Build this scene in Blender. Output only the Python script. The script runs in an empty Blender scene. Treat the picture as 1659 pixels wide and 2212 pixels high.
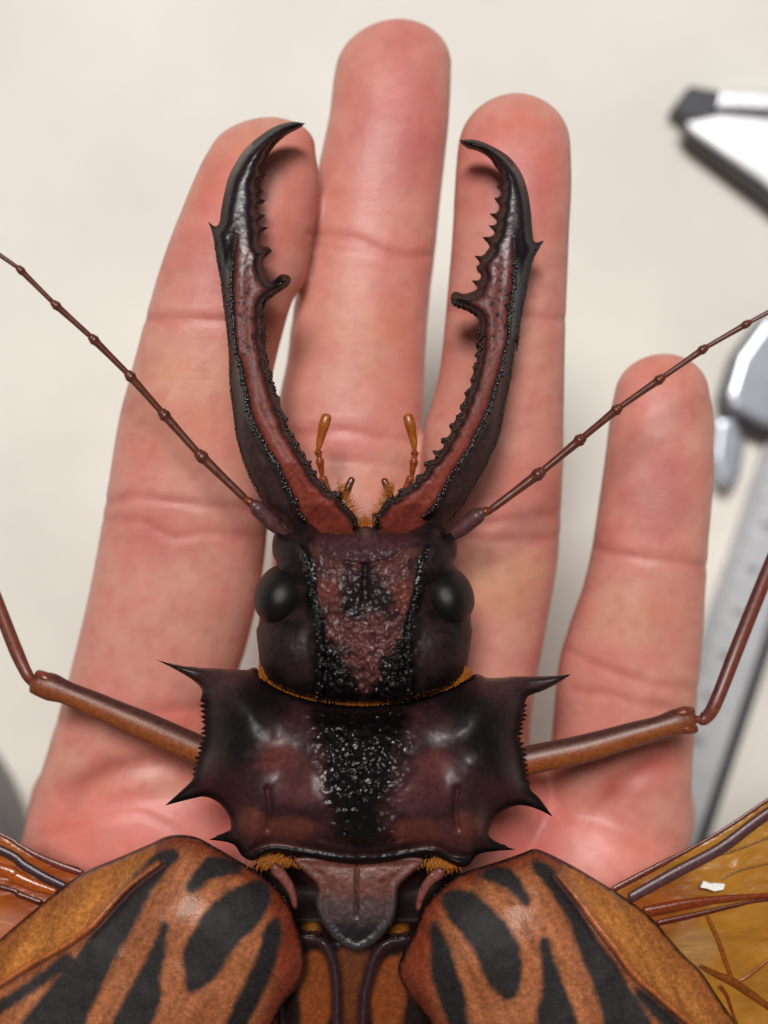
import bpy, bmesh, math, random
import numpy as np
from mathutils import Vector
from mathutils.geometry import delaunay_2d_cdt
from mathutils.kdtree import KDTree

rng = np.random.default_rng(7)
random.seed(7)
sc = bpy.context.scene
COL = sc.collection

# ------------------------------------------------------------------ camera, light, exposure
CZ = 0.300                     # camera height above the table top (m)
K = 0.00034375                 # tangent per photo pixel (photo read at 1659 x 2212)
cam_d = bpy.data.cameras.new('camera')
cam = bpy.data.objects.new('camera', cam_d); COL.objects.link(cam)
cam.location = (0, 0, CZ)
cam_d.sensor_fit = 'HORIZONTAL'
cam_d.sensor_width = 24.0
cam_d.lens = 24.0 / (K * 1659)
cam_d.clip_start = 0.005; cam_d.clip_end = 20
cam_d.dof.use_dof = True
cam_d.dof.focus_distance = 0.1745
cam_d.dof.aperture_fstop = (cam_d.lens / 1000) / 0.0044
sc.camera = cam

wd = bpy.data.worlds.new('World'); sc.world = wd; wd.use_nodes = True
bg = wd.node_tree.nodes['Background']
bg.inputs[0].default_value = (1.0, 0.955, 0.90, 1); bg.inputs[1].default_value = 0.09

def lamp(name, loc, target, size, power, color):
    l = bpy.data.lights.new(name, 'AREA'); l.shape = 'DISK'; l.size = size
    l.energy = power; l.color = color
    o = bpy.data.objects.new(name, l); COL.objects.link(o); o.location = loc
    o.rotation_euler = (Vector(target) - Vector(loc)).to_track_quat('-Z', 'Y').to_euler()
    return o
lamp('ceiling_lamp', (-0.13, 0.42, 1.30), (0, 0, 0.1), 0.32, 14.4, (1.0, 0.965, 0.935))
lamp('ceiling_lamp', (0.14, 0.40, 1.32), (0, 0, 0.1), 0.24, 2.6, (1.0, 0.965, 0.935))

sc.view_settings.view_transform = 'Standard'; sc.view_settings.look = 'None'
sc.view_settings.exposure = 0.0; sc.view_settings.gamma = 1.0
sc.view_settings.use_curve_mapping = False
sc.cycles.use_denoising = True
sc.cycles.sample_clamp_indirect = 8
sc.cycles.max_bounces = 8

# ------------------------------------------------------------------ helpers
def W(u, v, z):
    """photo direction (u,v) met at height z -> world point"""
    d = (CZ - z) * K
    return np.stack([(np.asarray(u, float) - 829.5) * d, (1106 - np.asarray(v, float)) * d, np.asarray(z, float) + 0 * np.asarray(u, float)], -1)

def Wp(u, v, z): return Vector(W(u, v, z).tolist())

def crop(ox, oy, s):
    """readings taken in an enlarged crop -> photo units"""
    return lambda *pts: [((ox + p[0] / s) * 0.5486,  (oy + p[1] / s) * 0.5486) + tuple(p[2:]) for p in pts]

def lin(r, g, b):
    f = lambda c: (c / 255 / 12.92) if c <= 10 else ((c / 255 + 0.055) / 1.055) ** 2.4
    return np.array([f(r), f(g), f(b)])

def smooth(e0, e1, x):
    t = np.clip((x - e0) / (e1 - e0 + 1e-12), 0, 1); return t * t * (3 - 2 * t)

def vnoise(x, y, scale, seed=0):
    x = np.asarray(x) / scale; y = np.asarray(y) / scale
    xi = np.floor(x).astype(np.int64); yi = np.floor(y).astype(np.int64)
    fx = x - xi; fy = y - yi
    fx = fx * fx * (3 - 2 * fx); fy = fy * fy * (3 - 2 * fy)
    def h(a, b):
        n = (a * 374761393 + b * 668265263 + seed * 974711) & 0xffffffff
        n = ((n ^ (n >> 13)) * 1274126177) & 0xffffffff
        return ((n ^ (n >> 16)) & 0xffff) / 65535.0
    return (h(xi, yi) * (1 - fx) + h(xi + 1, yi) * fx) * (1 - fy) + (h(xi, yi + 1) * (1 - fx) + h(xi + 1, yi + 1) * fx) * fy

def fbm(x, y, scale, seed=0, n=3):
    a = 0; w = 0
    for i in range(n):
        a = a + vnoise(x, y, scale / 2 ** i, seed + i) * 0.5 ** i; w += 0.5 ** i
    return a / w

def catmull(pts, closed, step):
    """dense polyline through pts; a third value 1 marks a sharp corner"""
    P = [np.array(p[:2], float) for p in pts]; sharp = [len(p) > 2 and p[2] == 1 for p in pts]
    n = len(P); out = []
    for i in range(n if closed else n - 1):
        p1, p2 = P[i], P[(i + 1) % n]
        p0 = P[i - 1] if (closed or i > 0) else p1 * 2 - p2
        p3 = P[(i + 2) % n] if (closed or i < n - 2) else p2 * 2 - p1
        if sharp[i]: p0 = p1 * 2 - p2
        if sharp[(i + 1) % n]: p3 = p2 * 2 - p1
        L = np.linalg.norm(p2 - p1)
        # limit tangents so uneven spacing does not overshoot
        m1 = (p2 - p0); m2 = (p3 - p1)
        m1 = m1 / (np.linalg.norm(m1) + 1e-9) * L; m2 = m2 / (np.linalg.norm(m2) + 1e-9) * L
        k = max(1, int(round(L / step)))
        for j in range(k):
            t = j / k
            out.append((2*t**3-3*t*t+1)*p1 + (t**3-2*t*t+t)*m1 + (-2*t**3+3*t*t)*p2 + (t**3-t*t)*m2)
    if not closed: out.append(P[-1])
    return np.array(out)

def seg_dist(q, poly, closed, far=None):
    """distance to a polyline; with far, points beyond that margin just get a large value"""
    a = poly; b = np.roll(poly, -1, 0)
    if not closed: a = poly[:-1]; b = poly[1:]
    out = np.full(len(q), 1e4)
    ab = b - a; l2 = (ab ** 2).sum(1) + 1e-12; mid = (a + b) / 2; hl = np.sqrt(l2) / 2
    idx = np.arange(len(q))
    if far is not None:
        lo = poly.min(0) - far; hi = poly.max(0) + far
        idx = idx[((q >= lo) & (q <= hi)).all(1)]
        if not len(idx): return out
    if len(idx) < 50: groups = [idx]
    else:
        cell = np.floor(q[idx] / 70).astype(np.int64); key = cell[:, 0] * 100003 + cell[:, 1]
        o = np.argsort(key, kind='stable'); cuts = np.flatnonzero(np.diff(key[o])) + 1
        groups = np.split(idx[o], cuts)
    for g in groups:
        qq = q[g]; c = (qq.min(0) + qq.max(0)) / 2; rad = np.sqrt(((qq - c) ** 2).sum(1).max())
        dm = np.sqrt(((mid - c) ** 2).sum(1))
        keep = dm - hl <= (dm + hl).min() + 2 * rad + 1e-6
        aa, bb, ll = a[keep], ab[keep], l2[keep]
        dx = qq[:, None, 0] - aa[None, :, 0]; dy = qq[:, None, 1] - aa[None, :, 1]
        t = np.clip((dx * bb[None, :, 0] + dy * bb[None, :, 1]) / ll[None], 0, 1)
        dx -= t * bb[None, :, 0]; dy -= t * bb[None, :, 1]
        out[g] = np.sqrt((dx * dx + dy * dy).min(1))
    return out

def inside(q, poly):
    c = np.zeros(len(q), bool)
    lo = poly.min(0); hi = poly.max(0)
    m0 = np.flatnonzero(((q >= lo) & (q <= hi)).all(1))
    if not len(m0): return c
    o = np.argsort(q[m0, 1]); m0 = m0[o]; x, y = q[m0, 0], q[m0, 1]; cc = np.zeros(len(m0), bool)
    for (x1, y1), (x2, y2) in zip(poly, np.roll(poly, -1, 0)):
        if y1 == y2: continue
        i, j = np.searchsorted(y, (min(y1, y2), max(y1, y2)))   # rows the edge crosses
        if i == j: continue
        cc[i:j] ^= x[i:j] < (x2 - x1) * (y[i:j] - y1) / (y2 - y1) + x1
    c[m0] = cc
    return c

def sdist(q, poly):
    d = seg_dist(q, poly, True, 60); return np.where(inside(q, poly), d, -d)

class Paint:
    """pigment laid over a part in photo units"""
    def __init__(s, q, base, rough=0.4, gran=0.0, fine=0.3):
        s.q = q; n = len(q)
        s.c = np.tile(np.array(base, float), (n, 1)) if np.ndim(base) == 1 else np.array(base, float)
        s.p = np.tile(np.array([rough, gran, fine, 1.0]), (n, 1))
    def _w(s, d, soft, wob, wsc):
        if wob: d = d + (fbm(s.q[:, 0], s.q[:, 1], wsc, 31) - 0.5) * 2 * wob
        return smooth(-soft, soft, d)
    def apply(s, w, col=None, rough=None, gran=None, fine=None, spec=None):
        if col is not None: s.c = s.c * (1 - w[:, None]) + np.array(col)[None] * w[:, None]
        for i, val in enumerate((rough, gran, fine, spec)):
            if val is not None: s.p[:, i] = s.p[:, i] * (1 - w) + val * w
    def poly(s, pts, col=None, soft=3, k=1, wob=2, wsc=14, sm=True, grow=0, **kw):
        pl = catmull(pts, True, 6) if sm else np.array(pts, float)
        s.apply(s._w(sdist(s.q, pl) + grow, soft, wob, wsc) * k, col, **kw)
    def line(s, pts, width, col=None, soft=3, k=1, wob=1, wsc=10, **kw):
        pl = catmull(pts, False, 6)
        s.apply(s._w(width / 2 - seg_dist(s.q, pl, False, 60), soft, wob, wsc) * k, col, **kw)
    def blob(s, u, v, ru, rv, col=None, k=1, **kw):
        r = np.sqrt(((s.q[:, 0] - u) / ru) ** 2 + ((s.q[:, 1] - v) / rv) ** 2) + (fbm(s.q[:, 0], s.q[:, 1], 40, 5) - .5) * .5
        s.apply((1 - smooth(0.3, 1.0, r)) * k, col, **kw)
    def grain(s, amt, scale=6, seed=3):
        f = 1 + (fbm(s.q[:, 0], s.q[:, 1], scale, seed) - .5) * 2 * amt
        s.c = s.c * f[:, None]

def mesh_obj(name, verts, faces, mat, parent=None, col=None, par=None, smooth_=True, kind=None):
    me = bpy.data.meshes.new(name)
    me.from_pydata([tuple(v) for v in verts], [], [tuple(f) for f in faces]); me.update()
    if smooth_: me.polygons.foreach_set('use_smooth', [True] * len(me.polygons))
    for nm, arr in (('Col', col), ('Par', par)):
        if arr is not None:
            a = me.attributes.new(nm, 'FLOAT_COLOR', 'POINT')
            arr = np.asarray(arr, float)
            if arr.shape[1] == 3: arr = np.concatenate([arr, np.ones((len(arr), 1))], 1)
            a.data.foreach_set('color', arr.astype(np.float32).ravel())
    me.materials.append(mat)
    o = bpy.data.objects.new(name, me); COL.objects.link(o)
    if parent is not None: o.parent = parent
    if kind: o['kind'] = kind
    return o

def thing(name, label, cat, loc=(0, 0, 0)):
    o = bpy.data.objects.new(name, None); COL.objects.link(o); o.location = loc
    o.empty_display_size = 0.01
    o['label'] = label; o['category'] = cat
    return o

def tri2d(outline, spacing, off_spacing=None, zones=(), zone_spacing=2.3):
    """fill an outline with an even triangle net; coarser outside the picture"""
    pts = outline
    lo, hi = pts.min(0), pts.max(0)
    def grid(sp):
        xs = np.arange(lo[0], hi[0], sp); ys = np.arange(lo[1], hi[1], sp * 0.866)
        g = np.array([(x + (sp / 2 if j % 2 else 0), y) for j, y in enumerate(ys) for x in xs])
        return g + rng.uniform(-.12, .12, g.shape) * sp
    g = grid(spacing)
    fr = lambda q: (q[:, 0] > -15) & (q[:, 0] < 1674) & (q[:, 1] > -15) & (q[:, 1] < 2227)
    if off_spacing:
        g2 = grid(off_spacing); g = np.concatenate([g[fr(g)], g2[~fr(g2)]])
    g = g[inside(g, pts)]
    for z in zones:
        zp = np.array(z, float); gz = grid(zone_spacing)
        gz = gz[inside(gz, zp) & inside(gz, pts)]
        g = np.concatenate([g[~inside(g, zp)], gz])
    d = seg_dist(g, pts, True); g = g[d > spacing * 0.55]
    allp = np.concatenate([pts, g]); n = len(pts)
    res = delaunay_2d_cdt([Vector(p) for p in allp.tolist()], [(i, (i + 1) % n) for i in range(n)], [], 1, 1e-6)
    q = np.array([tuple(p) for p in res[0]]); f = [tuple(t) for t in res[2]]
    used = np.zeros(len(q), bool)
    for t in f: used[list(t)] = True
    m = np.cumsum(used) - 1
    return q[used], [tuple(m[i] for i in t) for t in f]

def relief(name, outline, spacing, z0, top, bot, paint, mat, parent=None, off_spacing=None, step=None, base=None, sm=0, want_look=False, zones=()):
    """a solid body from a traced outline: z0(q) mid-height, top(q,d)/bot(q,d) thickness above and below"""
    ol = catmull(outline, True, step or spacing)
    keep = np.linalg.norm(ol - np.roll(ol, 1, 0), axis=1) > 0.3
    ol = ol[keep]
    q, f = tri2d(ol, spacing, off_spacing, zones)
    d = seg_dist(q, ol, True)
    edge = d < 1e-3
    zb = z0(q); h = top(q, d)
    if base is not None:
        bz = np.where(edge, 0, base(q, d)); fa = np.array(f)
        e = np.concatenate([fa[:, [0, 1]], fa[:, [1, 2]], fa[:, [2, 0]]]); e = np.concatenate([e, e[:, ::-1]])
        cnt = np.maximum(np.bincount(e[:, 0], minlength=len(q)), 1)
        for _ in range(sm):
            av = np.bincount(e[:, 0], weights=bz[e[:, 1]], minlength=len(q)) / cnt
            bz = np.where(edge, 0, av)
        h = h + bz
    zt = zb + np.where(edge, 0, h)
    vt = W(q[:, 0], q[:, 1], zt)
    vb = W(q[:, 0], q[:, 1], zb); vb[:, 2] -= bot(q, d)
    # orientation
    a, b, c = (vt[list(x)] for x in zip(*f))
    nz = np.cross(b - a, c - a)[:, 2]
    f = [t if s > 0 else t[::-1] for t, s in zip(f, nz)]
    n = len(q); idx = np.arange(n); bi = np.where(edge, idx, 0)
    k = np.cumsum(~edge) - 1 + n; bi = np.where(edge, idx, k)
    verts = np.concatenate([vt, vb[~edge]])
    faces = f + [(bi[t[2]], bi[t[1]], bi[t[0]]) for t in f]
    P = paint(q, d)
    col = np.concatenate([P.c, P.c[~edge]]); par = np.concatenate([P.p, P.p[~edge]])
    o = mesh_obj(name, verts, faces, mat, parent, col, par)
    if not want_look: return o, ol
    kd = KDTree(n)
    for i in range(n): kd.insert((q[i, 0], q[i, 1], 0), i)
    kd.balance()
    return o, ol, (lambda u, v: float(zt[kd.find((u, v, 0))[1]]))

def lumps(q, pitch, seed, lo, hi):
    """0..1 field of crowded uneven warts inside a box"""
    r = np.random.default_rng(seed); n = int((hi[0] - lo[0]) * (hi[1] - lo[1]) / pitch ** 2)
    c = r.uniform(lo, hi, (n, 2)); size = r.uniform(.55, 1.25, n) * pitch * .62; hgt = r.uniform(.35, 1.0, n)
    out = np.zeros(len(q)); m = np.flatnonzero(((q > np.array(lo) - 20) & (q < np.array(hi) + 20)).all(1))
    if not len(m): return out
    qq = q[m] + np.stack([fbm(q[m, 0], q[m, 1], 8, seed), fbm(q[m, 0], q[m, 1], 8, seed + 7)], 1) * 7 - 3.5
    best = np.zeros(len(m))
    o = np.argsort(qq[:, 1]); ys = qq[o, 1]
    for (x, y), s_, h_ in zip(c, size, hgt):
        i, j = np.searchsorted(ys, (y - s_, y + s_)); k = o[i:j]
        t = 1 - ((qq[k, 0] - x) ** 2 + (qq[k, 1] - y) ** 2) / s_ ** 2
        best[k] = np.maximum(best[k], np.sqrt(np.clip(t, 0, 1)) * h_)
    out[m] = best
    return out

def dome(d, w, h, p=0.5):
    t = np.clip(d / w, 0, 1); return h * (1 - (1 - t) ** 2) ** p

def ridge(q, pts, width, h):
    pl = catmull(pts, False, 8); return h * np.exp(-(seg_dist(q, pl, False, width * 4) / width) ** 2)

def tube(name, pts, radii, mat, parent=None, n=14, sub=6, flat=1.0, colf=None, base=(0.1, 0.05, 0.03), par=(0.35, 0, 0.3, 1), up=(0, 0, 1), ends=True):
    """swept round body; pts world, radii in m; rounded ends"""
    P = [np.array(p, float) for p in pts]
    path = []; rad = []
    n0 = len(P)
    for i in range(n0 - 1):
        p0 = P[max(i - 1, 0)]; p1 = P[i]; p2 = P[i + 1]; p3 = P[min(i + 2, n0 - 1)]
        for j in range(sub):
            t = j / sub
            path.append(0.5 * ((2*p1) + (-p0+p2)*t + (2*p0-5*p1+4*p2-p3)*t*t + (-p0+3*p1-3*p2+p3)*t**3))
            s = t * t * (3 - 2 * t); rad.append(radii[i] * (1 - s) + radii[i + 1] * s)
    path.append(P[-1]); rad.append(radii[-1])
    path = np.array(path); rad = np.array(rad)
    tan = np.gradient(path, axis=0); tan /= np.linalg.norm(tan, axis=1)[:, None] + 1e-12
    if ends:
        for e, s in ((0, -1), (-1, 1)):
            ex = []; er = []
            for a in (0.35, 0.65, 0.88, 0.985):
                ex.append(path[e] + s * tan[e] * rad[e] * a * 0.8); er.append(rad[e] * math.sqrt(1 - a * a))
            if e == 0:
                path = np.concatenate([ex[::-1], path]); rad = np.concatenate([er[::-1], rad]); tan = np.concatenate([np.tile(tan[0], (4, 1)), tan])
            else:
                path = np.concatenate([path, ex]); rad = np.concatenate([rad, er]); tan = np.concatenate([tan, np.tile(tan[-1], (4, 1))])
    up = np.array(up, float)
    verts = []; cols = []
    m = len(path)
    for i in range(m):
        side = np.cross(up, tan[i]); side /= np.linalg.norm(side) + 1e-12
        nn = np.cross(tan[i], side)
        for j in range(n):
            a = 2 * math.pi * j / n
            verts.append(path[i] + rad[i] * (math.cos(a) * side + math.sin(a) * nn * flat))
            cols.append(colf(i / (m - 1), a) if colf else base)
    faces = []
    for i in range(m - 1):
        for j in range(n):
            faces.append((i * n + j, i * n + (j + 1) % n, (i + 1) * n + (j + 1) % n, (i + 1) * n + j))
    faces.append(tuple(range(n - 1, -1, -1))); faces.append(tuple((m - 1) * n + j for j in range(n)))
    return mesh_obj(name, verts, faces, mat, parent, np.array(cols, float), np.tile(par, (len(verts), 1)))

def ico(r, n=1):
    bm = bmesh.new(); bmesh.ops.create_icosphere(bm, subdivisions=n, radius=r)
    v = np.array([x.co[:] for x in bm.verts]); f = [[w.index for w in g.verts] for g in bm.faces]; bm.free()
    return v, f
ICO_V, ICO_F = ico(1.0, 2)

def beads(name, centers, sizes, mat, parent, col, par):
    V = []; F = []; n = 0
    for c, s in zip(centers, sizes):
        V.append(ICO_V * np.asarray(s) + np.asarray(c)); F += [tuple(i + n for i in f) for f in ICO_F]; n += len(ICO_V)
    V = np.concatenate(V)
    pr = np.tile(par, (n, 1)); pr[:, 0] = np.repeat(rng.uniform(par[0], par[0] + .3, len(centers)), len(ICO_V))
    return mesh_obj(name, V, F, mat, parent, np.tile(col, (n, 1)), pr, kind='stuff')

def hairs(name, roots, dirs, lens, r, mat, parent):
    V = []; F = []; n = 0
    for p, d, L in zip(roots, dirs, lens):
        p = np.asarray(p); d = np.asarray(d, float); d /= np.linalg.norm(d)
        s = np.cross(d, (0.3, 0.2, 1)); s /= np.linalg.norm(s); t = np.cross(d, s)
        mid = p + d * L * 0.55 + np.array([0, 0, L * 0.12])
        tip = p + d * L
        for c, rr in ((p, r), (mid, r * 0.75)):
            for k in range(3):
                a = k * 2.0944; V.append(c + rr * (math.cos(a) * s + math.sin(a) * t))
        V.append(tip)
        for k in range(3):
            F.append((n + k, n + (k + 1) % 3, n + 3 + (k + 1) % 3, n + 3 + k)); F.append((n + 3 + k, n + 3 + (k + 1) % 3, n + 6))
        n += 7
    return mesh_obj(name, V, F, mat, parent, kind='stuff')

# ------------------------------------------------------------------ materials
def nodes(name):
    m = bpy.data.materials.new(name); m.use_nodes = True
    nt = m.node_tree; b = nt.nodes['Principled BSDF']
    return m, nt, b
def N(nt, t, **kw):
    n = nt.nodes.new(t)
    for k, v in kw.items():
        if k in n.inputs: n.inputs[k].default_value = v
        else: setattr(n, k, v)
    return n
def mm_coords(nt):
    tc = N(nt, 'ShaderNodeTexCoord'); mp = N(nt, 'ShaderNodeMapping'); mp.inputs['Scale'].default_value = (1000, 1000, 1000)
    nt.links.new(tc.outputs['Object'], mp.inputs['Vector']); return mp.outputs[0]
def math_n(nt, op, a, b):
    n = N(nt, 'ShaderNodeMath', operation=op)
    for i, x in enumerate((a, b)):
        if isinstance(x, (int, float)): n.inputs[i].default_value = x
        else: nt.links.new(x, n.inputs[i])
    return n.outputs[0]

def chitin_material(name, coat=0.02, gran_scale=1.6, spec=0.42, dark=1.0):
    m, nt, b = nodes(name); L = nt.links.new
    co = mm_coords(nt)
    at = N(nt, 'ShaderNodeAttribute', attribute_name='Col'); pa = N(nt, 'ShaderNodeAttribute', attribute_name='Par')
    sp = N(nt, 'ShaderNodeSeparateColor'); L(pa.outputs['Color'], sp.inputs[0])
    nz = N(nt, 'ShaderNodeTexNoise', Scale=1.6, Detail=6, Roughness=0.65); L(co, nz.inputs['Vector'])
    mx = N(nt, 'ShaderNodeMix', data_type='RGBA', blend_type='MULTIPLY')
    mx.inputs[0].default_value = 1.0
    mr = N(nt, 'ShaderNodeMapRange'); L(nz.outputs[0], mr.inputs[0]); mr.inputs[1].default_value = 0.3; mr.inputs[2].default_value = 0.7; mr.inputs[3].default_value = 0.5 * dark; mr.inputs[4].default_value = 1.0 * dark
    L(at.outputs['Color'], mx.inputs[6]); L(mr.outputs[0], mx.inputs[7])
    L(mx.outputs[2], b.inputs['Base Color'])
    rr = math_n(nt, 'MULTIPLY_ADD', nz.outputs[0], 0.25); rr.node.inputs[2].default_value = -0.12
    L(math_n(nt, 'ADD', sp.outputs[0], rr), b.inputs['Roughness'])
    vo = N(nt, 'ShaderNodeTexVoronoi', feature='SMOOTH_F1', Scale=gran_scale); vo.inputs['Smoothness'].default_value = 0.35; L(co, vo.inputs['Vector'])
    h1 = math_n(nt, 'MULTIPLY', math_n(nt, 'SUBTRACT', 1.0, vo.outputs['Distance']), sp.outputs[1])
    n2 = N(nt, 'ShaderNodeTexNoise', Scale=4.5, Detail=4, Roughness=0.6); L(co, n2.inputs['Vector'])
    h2 = math_n(nt, 'MULTIPLY', n2.outputs[0], math_n(nt, 'MULTIPLY', sp.outputs[2], 0.15))
    bp = N(nt, 'ShaderNodeBump', Strength=1.0, Distance=0.00024)
    L(math_n(nt, 'ADD', h1, h2), bp.inputs['Height']); L(bp.outputs[0], b.inputs['Normal'])
    b.inputs['Coat Weight'].default_value = coat; b.inputs['Coat Roughness'].default_value = 0.12
    L(math_n(nt, 'MULTIPLY', pa.outputs['Alpha'], spec), b.inputs['Specular IOR Level'])
    L(math_n(nt, 'MULTIPLY', pa.outputs['Alpha'], coat), b.inputs['Coat Weight'])
    return m
CH = chitin_material('chitin')
BEAD = chitin_material('granule_chitin', coat=0.15, spec=0.6)
CHW = chitin_material('wing_case_chitin', coat=0.0, gran_scale=2.6, spec=0.34, dark=1.35)

def simple(name, col, rough=0.5, metal=0.0, bump=0.0, scale=5.0, coat=0.0, spec=0.5):
    m, nt, b = nodes(name); L = nt.links.new; co = mm_coords(nt)
    nz = N(nt, 'ShaderNodeTexNoise', Scale=scale, Detail=4); L(co, nz.inputs['Vector'])
    mr = N(nt, 'ShaderNodeMapRange'); L(nz.outputs[0], mr.inputs[0]); mr.inputs[3].default_value = 0.8; mr.inputs[4].default_value = 1.2
    mx = N(nt, 'ShaderNodeMix', data_type='RGBA', blend_type='MULTIPLY'); mx.inputs[0].default_value = 1.0
    mx.inputs[6].default_value = (*col, 1); L(mr.outputs[0], mx.inputs[7]); L(mx.outputs[2], b.inputs['Base Color'])
    b.inputs['Roughness'].default_value = rough; b.inputs['Metallic'].default_value = metal
    b.inputs['Coat Weight'].default_value = coat; b.inputs['Specular IOR Level'].default_value = spec
    if bump:
        bp = N(nt, 'ShaderNodeBump', Strength=bump, Distance=0.0003); L(nz.outputs[0], bp.inputs['Height']); L(bp.outputs[0], b.inputs['Normal'])
    return m

HAIR = simple('golden_hair', lin(176, 104, 32), 0.38, scale=2.0)
EYE = simple('compound_eye', lin(13, 12, 12), 0.40, bump=0.25, scale=9.0, spec=0.4)
PAPER = simple('paper', lin(235, 232, 226), 0.8)

def wing_material():
    m, nt, b = nodes('amber_membrane'); L = nt.links.new; co = mm_coords(nt)
    at = N(nt, 'ShaderNodeAttribute', attribute_name='Col'); L(at.outputs['Color'], b.inputs['Base Color'])
    mp = N(nt, 'ShaderNodeMapping'); mp.inputs['Rotation'].default_value = (0, 0, 0.35); mp.inputs['Scale'].default_value = (0.22, 0.5, 1); L(co, mp.inputs['Vector'])
    nz = N(nt, 'ShaderNodeTexNoise', Scale=0.8, Detail=3, Roughness=0.5, Distortion=0.6); L(mp.outputs[0], nz.inputs['Vector'])
    bp = N(nt, 'ShaderNodeBump', Strength=1.0, Distance=0.0004); L(nz.outputs[0], bp.inputs['Height']); L(bp.outputs[0], b.inputs['Normal'])
    b.inputs['Roughness'].default_value = 0.3; b.inputs['Coat Weight'].default_value = 0.1; b.inputs['Coat Roughness'].default_value = 0.15
    tr = N(nt, 'ShaderNodeBsdfTranslucent'); L(at.outputs['Color'], tr.inputs[0])
    mx = N(nt, 'ShaderNodeMixShader'); mx.inputs[0].default_value = 0.32
    out = nt.nodes['Material Output']; L(b.outputs[0], mx.inputs[1]); L(tr.outputs[0], mx.inputs[2]); L(mx.outputs[0], out.inputs[0])
    return m
WING = wing_material()

def skin_material():
    m, nt, b = nodes('skin'); L = nt.links.new; co = mm_coords(nt)
    at = N(nt, 'ShaderNodeAttribute', attribute_name='Col')
    n1 = N(nt, 'ShaderNodeTexNoise', Scale=0.16, Detail=4, Roughness=0.55); L(co, n1.inputs['Vector'])
    mr = N(nt, 'ShaderNodeMapRange'); L(n1.outputs[0], mr.inputs[0]); mr.inputs[1].default_value = 0.36; mr.inputs[2].default_value = 0.64
    mx = N(nt, 'ShaderNodeMix', data_type='RGBA', blend_type='MULTIPLY'); L(mr.outputs[0], mx.inputs[0])
    mx.inputs[7].default_value = (1.0, 0.86, 0.86, 1); L(at.outputs['Color'], mx.inputs[6]); L(mx.outputs[2], b.inputs['Base Color'])
    b.inputs['Subsurface Weight'].default_value = 0.55
    b.inputs['Subsurface Radius'].default_value = (1.0, 0.50, 0.36)
    b.inputs['Subsurface Scale'].default_value = 0.0020
    b.inputs['Roughness'].default_value = 0.44; b.inputs['Specular IOR Level'].default_value = 0.46
    # friction ridges
    ra = N(nt, 'ShaderNodeAttribute', attribute_name='Ridge'); rs = N(nt, 'ShaderNodeSeparateColor'); L(ra.outputs['Color'], rs.inputs[0])
    wav = math_n(nt, 'MULTIPLY', math_n(nt, 'SINE', math_n(nt, 'MULTIPLY', rs.outputs[0], 11.4), 0.0), rs.outputs[1])
    fm = N(nt, 'ShaderNodeTexNoise', Scale=0.22, Detail=2); L(co, fm.inputs['Vector'])
    wav = math_n(nt, 'MULTIPLY', wav, fm.outputs[0])
    n2 = N(nt, 'ShaderNodeTexNoise', Scale=1.1, Detail=6, Roughness=0.7); L(co, n2.inputs['Vector'])
    mp = N(nt, 'ShaderNodeMapping'); mp.inputs['Scale'].default_value = (0.12, 1.0, 0.5); L(co, mp.inputs['Vector'])
    n3 = N(nt, 'ShaderNodeTexNoise', Scale=0.9, Detail=4, Roughness=0.6); L(mp.outputs[0], n3.inputs['Vector'])
    h = math_n(nt, 'ADD', math_n(nt, 'MULTIPLY', wav, 0.05), math_n(nt, 'ADD', math_n(nt, 'MULTIPLY', n2.outputs[0], 0.45), math_n(nt, 'MULTIPLY', n3.outputs[0], 0.35)))
    bp = N(nt, 'ShaderNodeBump', Strength=0.55, Distance=0.00022); L(h, bp.inputs['Height']); L(bp.outputs[0], b.inputs['Normal'])
    return m
SKIN = skin_material()

# ------------------------------------------------------------------ table
def rounded_prism(name, pts, z0, z1, mat, parent=None, bevel=0.0006, seg=2):
    """prism over a traced outline (photo units read at height z1), bevelled"""
    bm = bmesh.new()
    vs = [bm.verts.new((*W(u, v, z1)[:2], z0)) for u, v in pts]
    f = bm.faces.new(vs)
    r = bmesh.ops.extrude_face_region(bm, geom=[f])
    for e in r['geom']:
        if isinstance(e, bmesh.types.BMVert): e.co.z = z1
    bmesh.ops.recalc_face_normals(bm, faces=bm.faces[:])
    if bevel:
        bmesh.ops.bevel(bm, geom=bm.edges[:], offset=bevel, segments=seg, profile=0.6, affect='EDGES')
    me = bpy.data.meshes.new(name); bm.to_mesh(me); bm.free(); me.materials.append(mat)
    o = bpy.data.objects.new(name, me); COL.objects.link(o)
    if parent: o.parent = parent
    return o

TABLE = simple('table_laminate', lin(228, 225, 216), 0.55, scale=0.02)
bm = bmesh.new(); bmesh.ops.create_cube(bm, size=1)
for v in bm.verts: v.co.x *= 1.6; v.co.y *= 1.1; v.co.z = v.co.z * 0.03 - 0.015
bmesh.ops.bevel(bm, geom=bm.edges[:], offset=0.002, segments=2, affect='EDGES')
me = bpy.data.meshes.new('table'); bm.to_mesh(me); bm.free(); me.materials.append(TABLE)
table = bpy.data.objects.new('table', me); COL.objects.link(table); table['kind'] = 'structure'
table['label'] = 'plain off white laminate table top under everything'

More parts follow.
